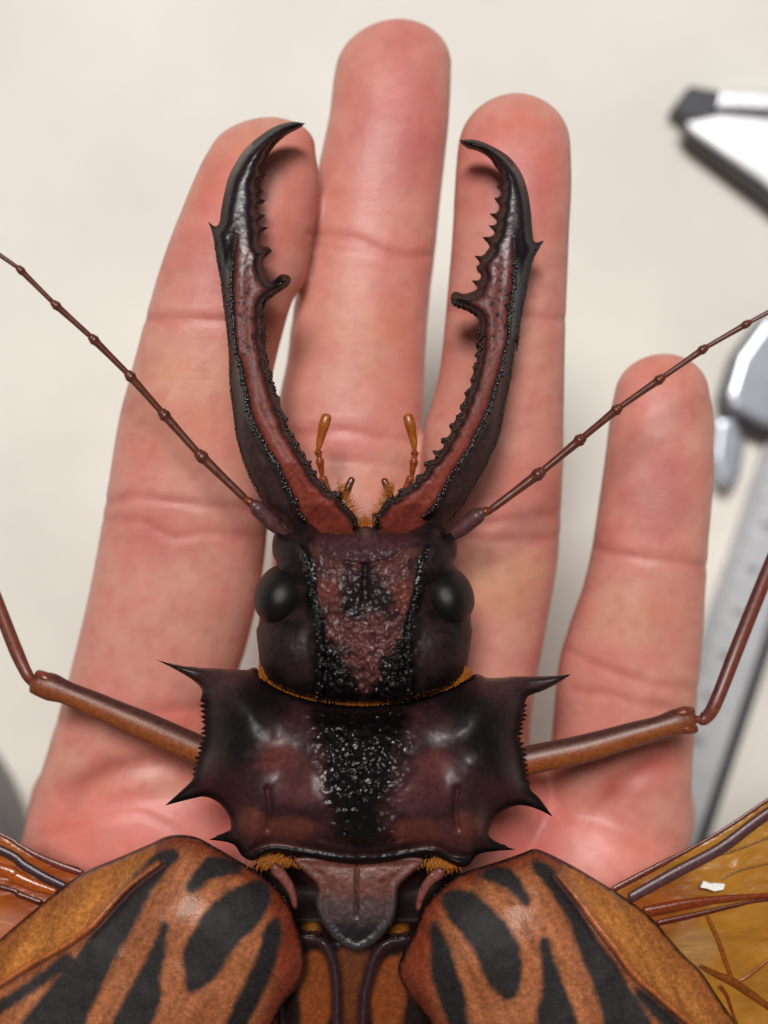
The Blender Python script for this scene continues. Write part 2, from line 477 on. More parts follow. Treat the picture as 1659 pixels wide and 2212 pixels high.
# ------------------------------------------------------------------ caliper on the table
STEEL = simple('brushed_steel', (0.72, 0.73, 0.76), 0.33, 0.75, scale=0.4)
SATIN = simple('satin_scale_steel', (0.52, 0.54, 0.57), 0.5, 0.35, scale=0.3)
DARKST_SHADE = simple('dark_steel_and_shade', (0.035, 0.036, 0.042), 0.42, 0.3)  # dark beam edge, also painted shade and dark reflection on the jaws
INK = simple('scale_ink', (0.05, 0.05, 0.055), 0.7)
cal = thing('caliper', 'steel caliper with engraved scale lying out of focus on table beside little finger', 'caliper', Wp(1608, 1343, 0))
def cpart(*a, **k):
    o = rounded_prism(*a, **k); o.parent = cal; o.matrix_parent_inverse = cal.matrix_world.inverted(); return o
cal_loc = cal.location.copy()
def adopt(o):
    o.parent = cal; o.location = o.location - cal_loc; return o
ang = math.radians(18.3); ax = np.array([math.sin(ang), -math.cos(ang)]); pp = np.array([-math.cos(ang), -math.sin(ang)])
C0 = np.array([1608.0, 1343.0])
def beam_pts(s0, s1, p0, p1): return [tuple(C0 + ax * s + pp * p) for s, p in ((s0, p0), (s1, p0), (s1, p1), (s0, p1))]
adopt(rounded_prism('beam', beam_pts(-1050, 1250, -52, 74), 0.0006, 0.0040, SATIN))
adopt(rounded_prism('beam_edge', beam_pts(-1050, 1250, -76, -52.5), 0.0006, 0.0036, DARKST_SHADE))
adopt(rounded_prism('depth_rod', beam_pts(-1180, -1051, -20, 20), 0.0010, 0.0030, STEEL))
V = []; F = []
for i in range(150):
    s = -900 + i * 9.7; L = 34 if i % 10 == 0 else (26 if i % 5 == 0 else 18)
    q = beam_pts(s, s + 2.6, 73 - L, 73); k = len(V)
    V += [tuple(W(u, v, 0.00408)) for u, v in q]; F.append((k, k + 1, k + 2, k + 3))
adopt(mesh_obj('graduation_marks', V, F, INK, None, smooth_=False, kind='stuff'))
def digit(txt, c, size):
    cu = bpy.data.curves.new('scale_number', 'FONT'); cu.body = txt; cu.size = size; cu.align_x = 'CENTER'; cu.align_y = 'CENTER'
    cu.materials.append(INK)
    t = bpy.data.objects.new('scale_number', cu); t.location = Wp(c[0], c[1], 0.0041); t.rotation_euler = (0, 0, math.pi / 2 - ang)
    COL.objects.link(t)
    dg = bpy.context.evaluated_depsgraph_get(); me = bpy.data.meshes.new_from_object(t.evaluated_get(dg))
    o = bpy.data.objects.new('scale_number', me); o.location = t.location; o.rotation_euler = t.rotation_euler
    bpy.data.objects.remove(t); COL.objects.link(o); return adopt(o)
for i in range(1, 12):
    digit(str(i), C0 + ax * (500 - i * 97) + pp * 16, 0.0042)
# sliding body with its long jaw, and the fixed jaw beside it
adopt(rounded_prism('slider_shade_layer', [(1470, 268), (1486, 298), (1640, 416), (1790, 545), (1728, 640), (1640, 690), (1583, 765), (1556, 850), (1562, 902), (1640, 938), (1860, 1012), (1990, 640), (2080, 330), (1800, 262), (1560, 240)], 0.0044, 0.0075, DARKST_SHADE))  # dark under-layer imitating the shadow and shaded side below jaw and slider
adopt(rounded_prism('sliding_jaw', [(1484, 262), (1498, 285), (1650, 392), (1806, 532), (2010, 520), (2060, 330), (1800, 264), (1560, 244)], 0.0077, 0.0100, STEEL))
SLIDE = simple('slider_metal', (0.42, 0.45, 0.51), 0.3, 0.6, scale=0.3)
adopt(rounded_prism('slider_body', [(1808, 536), (1738, 634), (1652, 690), (1596, 768), (1572, 848), (1580, 886), (1650, 920), (1850, 988), (1975, 630), (2008, 524)], 0.0077, 0.0112, SLIDE, bevel=0.0016, seg=3))
adopt(rounded_prism('fixed_jaw', [(1560, 194), (1690, 196), (1850, 190), (2180, 200), (2140, 318), (1800, 246), (1548, 232)], 0.0010, 0.0085, STEEL))
adopt(rounded_prism('jaw_tip', [(1452, 232), (1490, 184), (1557, 196), (1544, 262), (1484, 256)], 0.0010, 0.0070, DARKST_SHADE))  # flat dark colour stands in for the bevel's dark reflection
adopt(rounded_prism('thumb_wheel', [(1550, 905), (1590, 898), (1612, 950), (1602, 1030), (1575, 1062), (1550, 1040), (1541, 985)], 0.0012, 0.0085, SLIDE, bevel=0.0015, seg=3))

# ------------------------------------------------------------------ grey case at the left
GREY = simple('grey_plastic', (0.19, 0.195, 0.20), 0.45, scale=0.5)
gc = thing('round_case', 'smooth grey round plastic case resting on table beside the palm', 'case', Vector((*W(-412, 1912, 0.018)[:2], 0)))
def lathe(name, prof, mat, parent, n=64):
    V = []; F = []
    for r, z in prof:
        for j in range(n): V.append((r * math.cos(2 * math.pi * j / n), r * math.sin(2 * math.pi * j / n), z))
    for i in range(len(prof) - 1):
        for j in range(n): F.append((i * n + j, i * n + (j + 1) % n, (i + 1) * n + (j + 1) % n, (i + 1) * n + j))
    F.append(tuple(range(n - 1, -1, -1))); F.append(tuple((len(prof) - 1) * n + j for j in range(n)))
    return mesh_obj(name, V, F, mat, parent)
lathe('case_body', [(0.0405, 0), (0.0425, 0.002), (0.043, 0.011), (0.0426, 0.0116)], GREY, gc)
lathe('case_lid', [(0.0433, 0.0119), (0.0436, 0.0125), (0.0436, 0.017), (0.0425, 0.019), (0.040, 0.0195), (0.038, 0.0192), (0.0372, 0.0188)], GREY, gc)

# ------------------------------------------------------------------ hand
def finger_mesh(st, ztop, th, n=28):
    """st: (v,uL,uR) outline rows from tip to root; ztop(v) height of the pad; th(v) thickness"""
    st = np.array(st, float)
    vs = np.concatenate([np.linspace(st[0, 0], st[0, 0] + 26, 12)[:-1], np.arange(st[0, 0] + 26, st[-1, 0], 9)])
    # monotone smooth interpolation
    def itp(x, y):
        h = np.diff(x); dl = np.diff(y) / h; m = np.zeros(len(x))
        m[1:-1] = np.where(dl[:-1] * dl[1:] > 0, 2 * dl[:-1] * dl[1:] / (dl[:-1] + dl[1:] + 1e-9), 0); m[0] = dl[0]; m[-1] = dl[-1]
        i = np.clip(np.searchsorted(x, vs) - 1, 0, len(x) - 2); t = (vs - x[i]) / h[i]
        return (2*t**3-3*t*t+1)*y[i] + (t**3-2*t*t+t)*h[i]*m[i] + (-2*t**3+3*t*t)*y[i+1] + (t**3-t*t)*h[i]*m[i+1]
    uL = itp(st[:, 0], st[:, 1]); uR = itp(st[:, 0], st[:, 2])
    # round the cap exactly
    k0 = st[0, 0]; k1 = st[1, 0]
    V = []; F = []
    for a, (v, l, r) in enumerate(zip(vs, uL, uR)):
        if v < k1:
            s = math.sqrt(max(1 - (1 - (v - k0) / (k1 - k0)) ** 2, 0.0008)); c = (st[0, 1] + st[0, 2]) / 2
            t = (v - k0) / (k1 - k0); cc = c * (1 - t) + (st[1, 1] + st[1, 2]) / 2 * t
            l = cc - (st[1, 2] - st[1, 1]) / 2 * s; r = cc + (st[1, 2] - st[1, 1]) / 2 * s
        s = min(1.0, (v - k0 + 4) / 150.0)
        cap = math.sqrt(max(1 - (1 - s) ** 2, 0.002))
        T = th(v) * cap; zt = ztop(v) - (th(v) - T) * 0.55
        zc = zt - T / 2
        pl = W(l, v, zc); pr = W(r, v, zc); hw = (pr[0] - pl[0]) / 2; cx = (pr[0] + pl[0]) / 2
        for j in range(n):
            an = 2 * math.pi * j / n; ca, sa = math.cos(an), math.sin(an)
            e = 2 / 2.25
            V.append((cx + hw * np.sign(ca) * abs(ca) ** e, pl[1], zc + T / 2 * np.sign(sa) * abs(sa) ** e))
    m = len(vs)
    for i in range(m - 1):
        for j in range(n): F.append((i * n + j, i * n + (j + 1) % n, (i + 1) * n + (j + 1) % n, (i + 1) * n + j))
    F.append(tuple(range(n))[::-1]); F.append(tuple((m - 1) * n + j for j in range(n)))
    return V, F

lerp = lambda xs, ys: (lambda v: float(np.interp(v, xs, ys)))
INDEX = [(257, 585, 585), (330, 452, 681), (380, 425, 689), (450, 396, 686), (520, 368, 675), (600, 341, 660), (650, 327, 632), (716, 309, 612), (783, 291, 595), (829, 279, 586), (900, 260, 581), (1000, 243, 584), (1100, 228, 580), (1180, 214, 575), (1280, 195, 560), (1400, 167, 532), (1480, 147, 510), (1600, 112, 515), (1750, 66, 520), (1950, 20, 520)]
MIDDLE = [(46, 862, 862), (150, 724, 975), (250, 711, 971), (350, 690, 961), (450, 674, 950), (550, 656, 940), (641, 638, 929), (716, 627, 923), (783, 619, 919), (829, 609, 917), (860, 603, 917), (920, 600, 914), (1050, 598, 918), (1200, 588, 915), (1350, 578, 905), (1500, 560, 890), (1700, 540, 870), (1900, 520, 850)]
RING = [(205, 1114, 1114), (320, 989, 1232), (400, 982, 1234), (500, 977, 1229), (600, 969, 1225), (700, 960, 1221), (800, 949, 1219), (870, 932, 1218), (920, 917, 1217), (980, 911, 1217), (1050, 910, 1214), (1200, 908, 1205), (1350, 905, 1180), (1450, 890, 1161), (1560, 870, 1146), (1700, 850, 1140), (1900, 830, 1130)]
LITTLE = [(764, 1433, 1433), (850, 1328, 1530), (920, 1316, 1540), (1000, 1306, 1541), (1100, 1292, 1534), (1180, 1280, 1527), (1260, 1262, 1522), (1350, 1231, 1517), (1430, 1208, 1511), (1500, 1200, 1504), (1600, 1192, 1496), (1690, 1185, 1491), (1800, 1160, 1487), (2000, 1120, 1480)]
PZ = 0.104     # palm height
hand_parts = [
    finger_mesh(INDEX, lerp([250, 500, 900, 1300, 1600, 1950], [0.1158, 0.1172, 0.1150, 0.1115, 0.1075, 0.104]), lerp([250, 500, 900, 1500, 1950], [0.0125, 0.0140, 0.0160, 0.020, 0.022])),
    finger_mesh(MIDDLE, lerp([50, 300, 700, 1100, 1500, 1900], [0.1075, 0.1098, 0.1088, 0.1072, 0.1052, 0.103]), lerp([50, 400, 900, 1500, 1900], [0.0125, 0.0145, 0.0165, 0.020, 0.022])),
    finger_mesh(RING, lerp([200, 400, 800, 1100, 1500, 1900], [0.1140, 0.1162, 0.1152, 0.1125, 0.1075, 0.103]), lerp([200, 500, 900, 1500, 1900], [0.0120, 0.0140, 0.0160, 0.020, 0.022])),
    finger_mesh(LITTLE, lerp([760, 950, 1300, 1600, 1900], [0.1120, 0.1130, 0.1110, 0.1080, 0.104]), lerp([760, 1000, 1500, 2000], [0.0105, 0.0125, 0.0160, 0.021])),
]
def blob(u, v, z, ru, rv, rz):
    c = W(u, v, z); s = (CZ - z) * K
    V = ICO_V5 * np.array([ru * s, rv * s, rz]) + c
    return V.tolist(), ICO_F5
ICO_V5, ICO_F5 = ico(1.0, 4)
# palm slab traced as a body of its own, with wrist and forearm beyond the picture
PALM = [(96, 1660), (300, 1590), (520, 1520), (560, 1500), (700, 1560), (880, 1530), (1040, 1600), (1135, 1640), (1172, 1694), (1230, 1735), (1350, 1700), (1488, 1700), (1486, 1860), (1478, 2150), (1440, 2500), (1330, 2850), (1230, 3100), (1200, 3400), (1210, 3900), (1240, 4600), (420, 4600), (430, 3900), (430, 3400), (380, 3100), (240, 2800), (90, 2450), (18, 2150), (15, 1950), (50, 1800)]
olp = catmull(PALM, True, 14)
qp, fp = tri2d(olp, 22)
dp = seg_dist(qp, olp, True); ep = dp < 1e-3
zmid = PZ - 0.0125
vt = W(qp[:, 0], qp[:, 1], np.full(len(qp), zmid)); vb = vt.copy()
hol = np.exp(-(((qp[:, 0] - 800) / 330) ** 2 + ((qp[:, 1] - 2150) / 420) ** 2)) * 0.004
vt[:, 2] += np.where(ep, 0, dome(dp, 190, 0.0135) - hol * (dp > 30)); vb[:, 2] -= dome(dp, 200, 0.014)
nz = np.cross(vt[[f[1] for f in fp]] - vt[[f[0] for f in fp]], vt[[f[2] for f in fp]] - vt[[f[0] for f in fp]])[:, 2]
fp = [f if s > 0 else f[::-1] for f, s in zip(fp, nz)]
kk = np.where(ep, np.arange(len(qp)), np.cumsum(~ep) - 1 + len(qp))
hand_parts.append((np.concatenate([vt, vb[~ep]]).tolist(), fp + [(kk[f[2]], kk[f[1]], kk[f[0]]) for f in fp]))
hand_parts += [
    blob(330, 1790, PZ - 0.006, 260, 190, 0.0095), blob(700, 1730, PZ - 0.006, 190, 160, 0.0080), blob(1010, 1740, PZ - 0.006, 190, 160, 0.0085),
    blob(1290, 1870, PZ - 0.006, 190, 190, 0.0100), blob(1280, 2300, PZ - 0.008, 240, 480, 0.0125), blob(330, 2450, PZ - 0.008, 300, 480, 0.0150),
]
# thumb, reaching out beyond the picture on the left
tp = [(260, 2500, 0.096, 0.013), (60, 2280, 0.097, 0.0125), (-150, 2100, 0.099, 0.0105), (-330, 1980, 0.101, 0.0098), (-480, 1890, 0.103, 0.0100), (-600, 1810, 0.104, 0.0085)]
to = tube('thumb', [W(a, b, c) for a, b, c, r in tp], [r for a, b, c, r in tp], SKIN, n=24)
hand_parts.append(([tuple(v.co) for v in to.data.vertices], [tuple(p.vertices) for p in to.data.polygons]))
bpy.data.objects.remove(to)
V = []; F = []
for v_, f_ in hand_parts:
    n = len(V); V += [tuple(x) for x in v_]; F += [tuple(i + n for i in f) for f in f_]
tmp = mesh_obj('hand_raw', V, F, SKIN)
rm = tmp.modifiers.new('r', 'REMESH'); rm.mode = 'VOXEL'; rm.voxel_size = 0.00055; rm.use_smooth_shade = True
sm = tmp.modifiers.new('s', 'SMOOTH'); sm.factor = 0.5; sm.iterations = 10
me = bpy.data.meshes.new_from_object(tmp.evaluated_get(bpy.context.evaluated_depsgraph_get()))
bpy.data.objects.remove(tmp)
me.name = 'hand'
co = np.empty(len(me.vertices) * 3, np.float32); me.vertices.foreach_get('co', co); co = co.reshape(-1, 3).astype(float)
no = np.empty(len(me.vertices) * 3, np.float32); me.vertices.foreach_get('normal', no); no = no.reshape(-1, 3)
qh = np.stack([co[:, 0] / ((CZ - co[:, 2]) * K) + 829.5, 1106 - co[:, 1] / ((CZ - co[:, 2]) * K)], 1)
upw = smooth(-0.1, 0.4, no[:, 2])
near = (qh[:, 1] < 2300) & (qh[:, 0] > -60) & (qh[:, 0] < 1720)
PH = Paint(qh, lin(226, 160, 146))
cre = np.zeros(len(qh))
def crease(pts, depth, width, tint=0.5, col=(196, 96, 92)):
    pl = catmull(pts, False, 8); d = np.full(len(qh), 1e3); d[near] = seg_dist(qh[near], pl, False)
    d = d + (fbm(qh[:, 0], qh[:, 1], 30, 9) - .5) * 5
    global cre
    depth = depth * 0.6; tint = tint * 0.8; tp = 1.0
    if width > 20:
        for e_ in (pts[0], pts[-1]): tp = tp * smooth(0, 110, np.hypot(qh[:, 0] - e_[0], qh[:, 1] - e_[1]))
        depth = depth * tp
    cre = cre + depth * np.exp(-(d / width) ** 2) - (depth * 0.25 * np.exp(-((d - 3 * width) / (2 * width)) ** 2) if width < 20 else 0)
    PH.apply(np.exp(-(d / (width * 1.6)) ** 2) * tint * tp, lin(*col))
# finger joints, photo units
for pts, dep, w, t in [
    ([(316, 690), (360, 686), (430, 690), (500, 692), (560, 694), (628, 690)], .00042, 8, .5),
    ([(230, 1085), (290, 1072), (360, 1082), (430, 1090), (520, 1095), (578, 1100)], .00034, 8, .5),
    ([(226, 1120), (300, 1125), (380, 1160), (440, 1150), (560, 1160)], .00024, 8, .4),
    ([(668, 505), (720, 508), (780, 520), (840, 548), (900, 552), (941, 548)], .00040, 8, .45),
    ([(680, 528), (740, 538), (800, 545)], .00022, 6, .25),
    ([(604, 930), (660, 935), (740, 930), (820, 944), (914, 952)], .00034, 8, .5),
    ([(604, 985), (700, 990), (800, 1000), (916, 1010)], .00020, 8, .3),
    ([(966, 668), (1040, 672), (1120, 680), (1222, 690)], .00034, 8, .4),
    ([(922, 1125), (1050, 1130), (1130, 1118), (1208, 1108)], .00030, 9, .4),
    ([(1000, 1160), (1100, 1168), (1205, 1160)], .00026, 9, .4),
    ([(1278, 1180), (1340, 1195), (1400, 1206), (1460, 1212), (1526, 1222)], .00042, 8, .55),
    ([(1210, 1395), (1300, 1440), (1400, 1475), (1508, 1490)], .00028, 8, .45),
    ([(1240, 1490), (1320, 1500), (1380, 1520), (1470, 1530)], .00026, 8, .45),
    ([(1262, 1800), (1300, 1850), (1340, 1900), (1360, 1950)], .00016, 10, .3),
    ([(130, 1560), (220, 1550), (330, 1540), (430, 1530), (520, 1510)], .00035, 12, .4),
    ([(60, 1810), (160, 1790), (260, 1760), (330, 1770), (420, 1840)], .00022, 7, .15),
    ([(300, 1755), (350, 1775), (400, 1800), (450, 1825)], .00016, 5, -.12),
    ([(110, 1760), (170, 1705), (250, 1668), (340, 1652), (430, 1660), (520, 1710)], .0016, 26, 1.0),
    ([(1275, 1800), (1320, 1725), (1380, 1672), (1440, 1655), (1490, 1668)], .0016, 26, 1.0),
]: crease(pts, dep, w, t, (196, 96, 92) if w < 20 else (178, 74, 60))  # wide palm folds: skin redness plus the front legs' shadow painted in
# blood colour: pads redder, phalanx middles yellower
for u, v, ru, rv, c, k in [
    (860, 190, 170, 230, (214, 128, 124), .75), (850, 330, 140, 150, (196, 112, 116), .5), (1115, 340, 150, 200, (222, 130, 120), .7), (1110, 430, 130, 140, (205, 118, 116), .5),
    (560, 420, 190, 190, (220, 128, 114), .7), (470, 560, 150, 140, (208, 120, 118), .5), (1435, 860, 140, 140, (222, 130, 122), .7), (1420, 1060, 110, 150, (190, 108, 112), .5),
    (430, 840, 170, 130, (224, 164, 136), .6), (390, 930, 140, 110, (226, 160, 132), .4), (800, 720, 150, 150, (222, 158, 132), .7), (1100, 800, 130, 110, (226, 166, 138), .55), (1090, 1260, 130, 110, (222, 170, 132), .7),
    (1370, 1330, 130, 100, (224, 168, 142), .6), (760, 960, 170, 90, (216, 128, 120), .5), (380, 1150, 180, 100, (206, 116, 112), .55), (1130, 1050, 110, 90, (214, 126, 118), .5),
    (300, 1800, 300, 170, (240, 146, 136), .8), (1300, 1880, 200, 180, (240, 156, 146), .7), (1150, 1800, 140, 160, (228, 122, 118), .7), (400, 1600, 230, 110, (222, 118, 106), .7), (1350, 1600, 160, 120, (218, 132, 122), .5),
    (700, 1800, 500, 300, (218, 116, 108), .6)]:
    PH.blob(u, v, ru, rv, lin(c[0], c[1], c[2]), k)
hu, hv = qh[:, 0], qh[:, 1]
for sc_, sd, lo_, hi_, c, k in [(150, 61, .52, .75, (226, 172, 150), .4), (110, 62, .54, .76, (210, 122, 116), .25), (60, 63, .55, .75, (230, 170, 160), .25), (46, 64, .56, .78, (206, 118, 114), .16), (22, 65, .55, .8, (206, 126, 116), .3)]:
    PH.apply(smooth(lo_, hi_, fbm(hu, hv, sc_, sd, 2)) * k, lin(*c))
PH.grain(0.06, 14, 4)
PH.c *= np.array([0.84, 0.845, 0.805])
co2 = co - no * (cre * upw)[:, None]
me.vertices.foreach_set('co', co2.astype(np.float32).ravel()); me.update()
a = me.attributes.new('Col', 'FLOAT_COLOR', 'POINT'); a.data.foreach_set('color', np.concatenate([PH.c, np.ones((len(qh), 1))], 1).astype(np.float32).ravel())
ph = (co[:, 1] * 1000 + fbm(hu, hv, 160, 71) * 9 + fbm(hu, hv, 40, 72) * 1.6); amp = np.full(len(qh), .35)
for (cu, cv_, r_) in ((845, 250, 190), (1110, 370, 170), (560, 440, 190), (1425, 930, 160)):
    du, dv = hu - cu, (hv - cv_ - 30) * .8
    rr_ = np.sqrt(du ** 2 + dv ** 2 + 200); w_ = 1 - smooth(r_ * .75, r_, rr_)
    ph2 = np.sqrt((du + dv * .35) ** 2 * .6 + (dv + du * .2) ** 2 * 1.3 + 300) * .061 + fbm(hu, hv, 120, 73) * 7 + fbm(hu, hv, 40, 74) * 1.2
    ph = np.where(w_ > .02, ph2, ph); amp = np.where(w_ > .02, np.maximum(w_, .0), amp * smooth(0, .3, 1 - w_))
pa_ = me.attributes.new('Ridge', 'FLOAT_COLOR', 'POINT'); pa_.data.foreach_set('color', np.stack([ph, amp, 0 * ph, 1 + 0 * ph], 1).astype(np.float32).ravel())
me.polygons.foreach_set('use_smooth', [True] * len(me.polygons))
me.materials.clear(); me.materials.append(SKIN)
hand = bpy.data.objects.new('hand', me); COL.objects.link(hand)
hand['label'] = 'open pinkish left hand, palm up with fingers extended, holding the beetle'; hand['category'] = 'hand'

# ------------------------------------------------------------------ beetle
beetle = thing('beetle', 'huge dark longhorn beetle with toothed mandibles and spread striped wing cases on the palm', 'beetle', (0, 0, 0))
BLACK = lin(24, 20, 22); MAROON = lin(58, 30, 36); RED = lin(118, 60, 53); PLUM = lin(48, 32, 42)
ORANGE = lin(176, 108, 62); RUST = lin(140, 62, 36)

# ---- mandibles
c1 = crop(700, 400, 2.2114); c2 = crop(1500, 400, 2.0738); c3 = crop(800, 1300, 2.37); c4 = crop(1400, 1300, 2.37)
def teeth(pts): return pts
ML = (c1((1115, 190, 1), (1000, 175), (850, 215), (700, 310), (580, 420), (500, 540), (440, 660), (400, 820), (375, 950), (360, 1055), (325, 1085), (265, 1045, 1), (295, 1130), (320, 1250), (340, 1400), (370, 1550), (395, 1750), (420, 1950), (440, 2150))
      + c3((240, 300), (245, 500), (275, 750), (310, 1000), (400, 1300), (530, 1560), (680, 1750), (770, 1840), (830, 2000), (1000, 2030), (1250, 2020), (1440, 1950))
      + c3((1475, 1815, 1), (1430, 1740), (1390, 1690), (1300, 1590), (1285, 1510), (1190, 1500), (1140, 1420, 1), (1110, 1405), (1065, 1370), (1062, 1320, 1), (1020, 1295), (1005, 1225, 1), (965, 1205), (948, 1140, 1), (910, 1115), (895, 1050, 1), (865, 1020), (850, 965, 1), (810, 940), (785, 885), (788, 830, 1), (755, 770), (722, 705), (722, 640, 1), (685, 590), (672, 530, 1), (650, 470), (642, 405, 1), (608, 330), (608, 250, 1), (582, 160), (588, 70, 1), (572, 20))
      + c1((770, 2120, 1), (745, 2060), (765, 1960, 1), (742, 1900), (768, 1850, 1), (748, 1800), (785, 1735), (860, 1675), (960, 1605), (988, 1550), (960, 1512), (900, 1505), (820, 1560), (780, 1520), (745, 1400), (770, 1350), (822, 1300, 1), (790, 1265), (730, 1260), (712, 1170), (735, 1130), (795, 1098, 1), (720, 1080), (700, 1045), (766, 992, 1), (700, 960), (690, 915), (768, 862, 1), (715, 840), (690, 815), (745, 780, 1), (690, 740), (700, 690), (764, 642, 1), (725, 590), (760, 530), (800, 440), (860, 360), (950, 280), (1050, 225)))
MR = (c2((635, 315, 1), (760, 310), (900, 360), (1020, 430), (1100, 510), (1160, 610), (1200, 740), (1225, 900), (1235, 1050), (1250, 1140), (1275, 1150), (1325, 1138, 1), (1280, 1220), (1240, 1300), (1215, 1420), (1190, 1550), (1150, 1750), (1110, 2040))
      + c4((1500, 100), (1460, 400), (1400, 700), (1340, 1000), (1230, 1250), (1100, 1480), (1000, 1650), (880, 1800), (830, 2000), (600, 2030), (400, 2010), (190, 1930))
      + c4((150, 1720, 1), (215, 1690), (240, 1650), (300, 1560, 1), (370, 1550), (420, 1475, 1), (470, 1465), (495, 1425, 1), (540, 1425), (565, 1350, 1), (630, 1335), (655, 1290), (638, 1235, 1), (700, 1210), (745, 1190), (722, 1130, 1), (790, 1115), (820, 1080), (795, 1010, 1), (850, 1000), (890, 950), (870, 885, 1), (915, 860), (945, 840), (932, 795, 1), (970, 780), (985, 750), (968, 705, 1), (1010, 665), (1030, 640), (1010, 585, 1), (1055, 545), (1080, 510), (1065, 465, 1), (1098, 400), (1092, 345, 1), (1130, 290), (1118, 225, 1), (1145, 170), (1128, 130, 1), (1150, 80), (1128, 20, 1))
      + c2((795, 2030), (772, 1990, 1), (800, 1930), (775, 1870, 1), (800, 1810), (775, 1755), (680, 1700), (590, 1660), (568, 1600), (600, 1552), (680, 1568), (770, 1540), (785, 1520), (738, 1460, 1), (800, 1455), (815, 1420), (785, 1380), (778, 1345, 1), (805, 1320), (763, 1258, 1), (830, 1255), (870, 1210), (885, 1180), (828, 1105, 1), (895, 1100), (925, 1070), (878, 1010, 1), (930, 1005), (945, 975), (886, 915, 1), (945, 905), (965, 850), (922, 790, 1), (965, 775), (978, 740), (943, 690, 1), (985, 670), (982, 645), (953, 608, 1), (968, 580), (930, 520), (880, 450), (800, 400), (700, 370)))
RL = c1((650, 400), (600, 600), (530, 900), (500, 1200), (470, 1400), (460, 1650), (470, 1900), (500, 2200)) + c3((320, 250), (370, 480), (420, 750), (500, 930), (570, 1080), (640, 1190), (720, 1330), (800, 1500), (880, 1680), (930, 1760))
RR = c2((1080, 700), (1100, 850), (1090, 1100), (1100, 1300), (1090, 1500), (1060, 1700)) + c4((1440, 50), (1380, 300), (1330, 480), (1250, 740), (1160, 920), (1060, 1120), (940, 1290), (850, 1450), (750, 1620), (660, 1720))
def mandible(outline, rline, side):
    tipv = 270 if side < 0 else 303
    z0 = lambda q: np.interp(q[:, 1], [tipv, 400, 700, 1000, 1090, 1160], [0.1203, 0.1213, 0.1236, 0.1256, 0.1240, 0.1205])
    rl = catmull(rline, False, 8)
    def lat(q):  # signed distance to the dorsal ridge line, + on the inner side
        d = seg_dist(q, rl, False)
        xr = np.interp(q[:, 1], *np.array(sorted([(p[1], p[0]) for p in rl])).T)
        return np.where((q[:, 0] - xr) * (-side) > 0, d, -d)
    def top(q, d):
        s = lat(q); ramp = smooth(480, 620, q[:, 1])
        h = dome(d, 13, .0014) + 0.0010 * ramp * np.exp(-(s / 7) ** 2) * smooth(0, 8, d)
        h = h - 0.0003 * ramp * np.exp(-((s - 24) / 14) ** 2) * smooth(4, 16, d)          # groove of the red band
        h = h - 0.0006 * smooth(0, -40, s) * smooth(650, 800, q[:, 1]) * smooth(0, 20, d)  # side falls away outside the ridge
        return h + (fbm(q[:, 0], q[:, 1], 9, 2) - .5) * (0.00003 + .00012 * smooth(480, 600, q[:, 1])) * smooth(0, 8, d)
    bot = lambda q, d: dome(d, 40, 0.0032)
    def paint(q, d):
        s = lat(q); v = q[:, 1]
        P = Paint(q, BLACK, rough=0.30, gran=0.25, fine=0.6)
        w = smooth(0, 12, s) * smooth(0, 16, np.where(s > 0, d, 99) - np.interp(v, [300, 500, 640, 760, 900, 1050, 1150], [26, 20, 14, 11, 13, 13, 10])) * smooth(420, 600, v)
        P.apply(w, RED, rough=0.40, gran=0.03, fine=0.35)
        P.apply(w * (1 - smooth(560, 760, v)) * 0.75, lin(112, 64, 62))
        P.apply(w * smooth(820, 1050, v) * .6, lin(146, 60, 44))
        w2 = smooth(-4, -16, s) * smooth(1, 7, d) * smooth(600, 740, v); P.apply(w2, lin(66, 45, 42), rough=0.4, gran=0, fine=0.4)
        w3 = (1 - smooth(430, 600, v)) * smooth(4, 16, d); P.apply(w3 * .8, lin(46, 32, 38), rough=0.24, gran=0, fine=.25)
        P.blob(*((610, 612) if side < 0 else (990, 648)), 34, 30, BLACK, 1, rough=.16, fine=.4)
        # pits in the upper band
        pit = vnoise(q[:, 0], q[:, 1], 5.5, 77); P.apply(w * smooth(.70, .82, pit) * smooth(520, 600, v) * (1 - smooth(740, 830, v)), lin(40, 18, 22))
        P.apply((1 - smooth(6, 20, d)) * smooth(2, -4, s) * smooth(310, 460, v), None, rough=.5, spec=.25)
        P.apply((1 - smooth(5, 15, d)) * smooth(-2, 2, s), lin(20, 17, 18), rough=.42, spec=.22, fine=.2)
        P.apply(w * smooth(560, 700, v), None, spec=.5, rough=.5)
        P.grain(.25, 8)
        return P
    m, ol, look = relief('mandible', outline, 3.2, z0, top, bot, paint, CH, beetle, base=lambda q, d: dome(d, np.interp(q[:, 1], [450, 700], [22, 34]), np.interp(q[:, 1], [450, 700], [.0030, .0036])), sm=12, want_look=True)
    # shiny granules along the ridge and both edges
    cs = []; ss = []
    for i in range(0, len(rl)):
        p = rl[i]
        if p[1] < 560: continue
        for _ in range(2):
            u = p[0] + random.gauss(0, 3.0); v = p[1] + random.uniform(-4, 4)
            q = np.array([[u, v]]); dd = seg_dist(q, ol, True)
            if dd[0] < 3: continue
            r = random.uniform(2.6, 5.0) * 0.000056
            z = look(u, v) - r * 0.15
            cs.append(W(u, v, z)); ss.append((r, r * 1.2, r * 0.9))
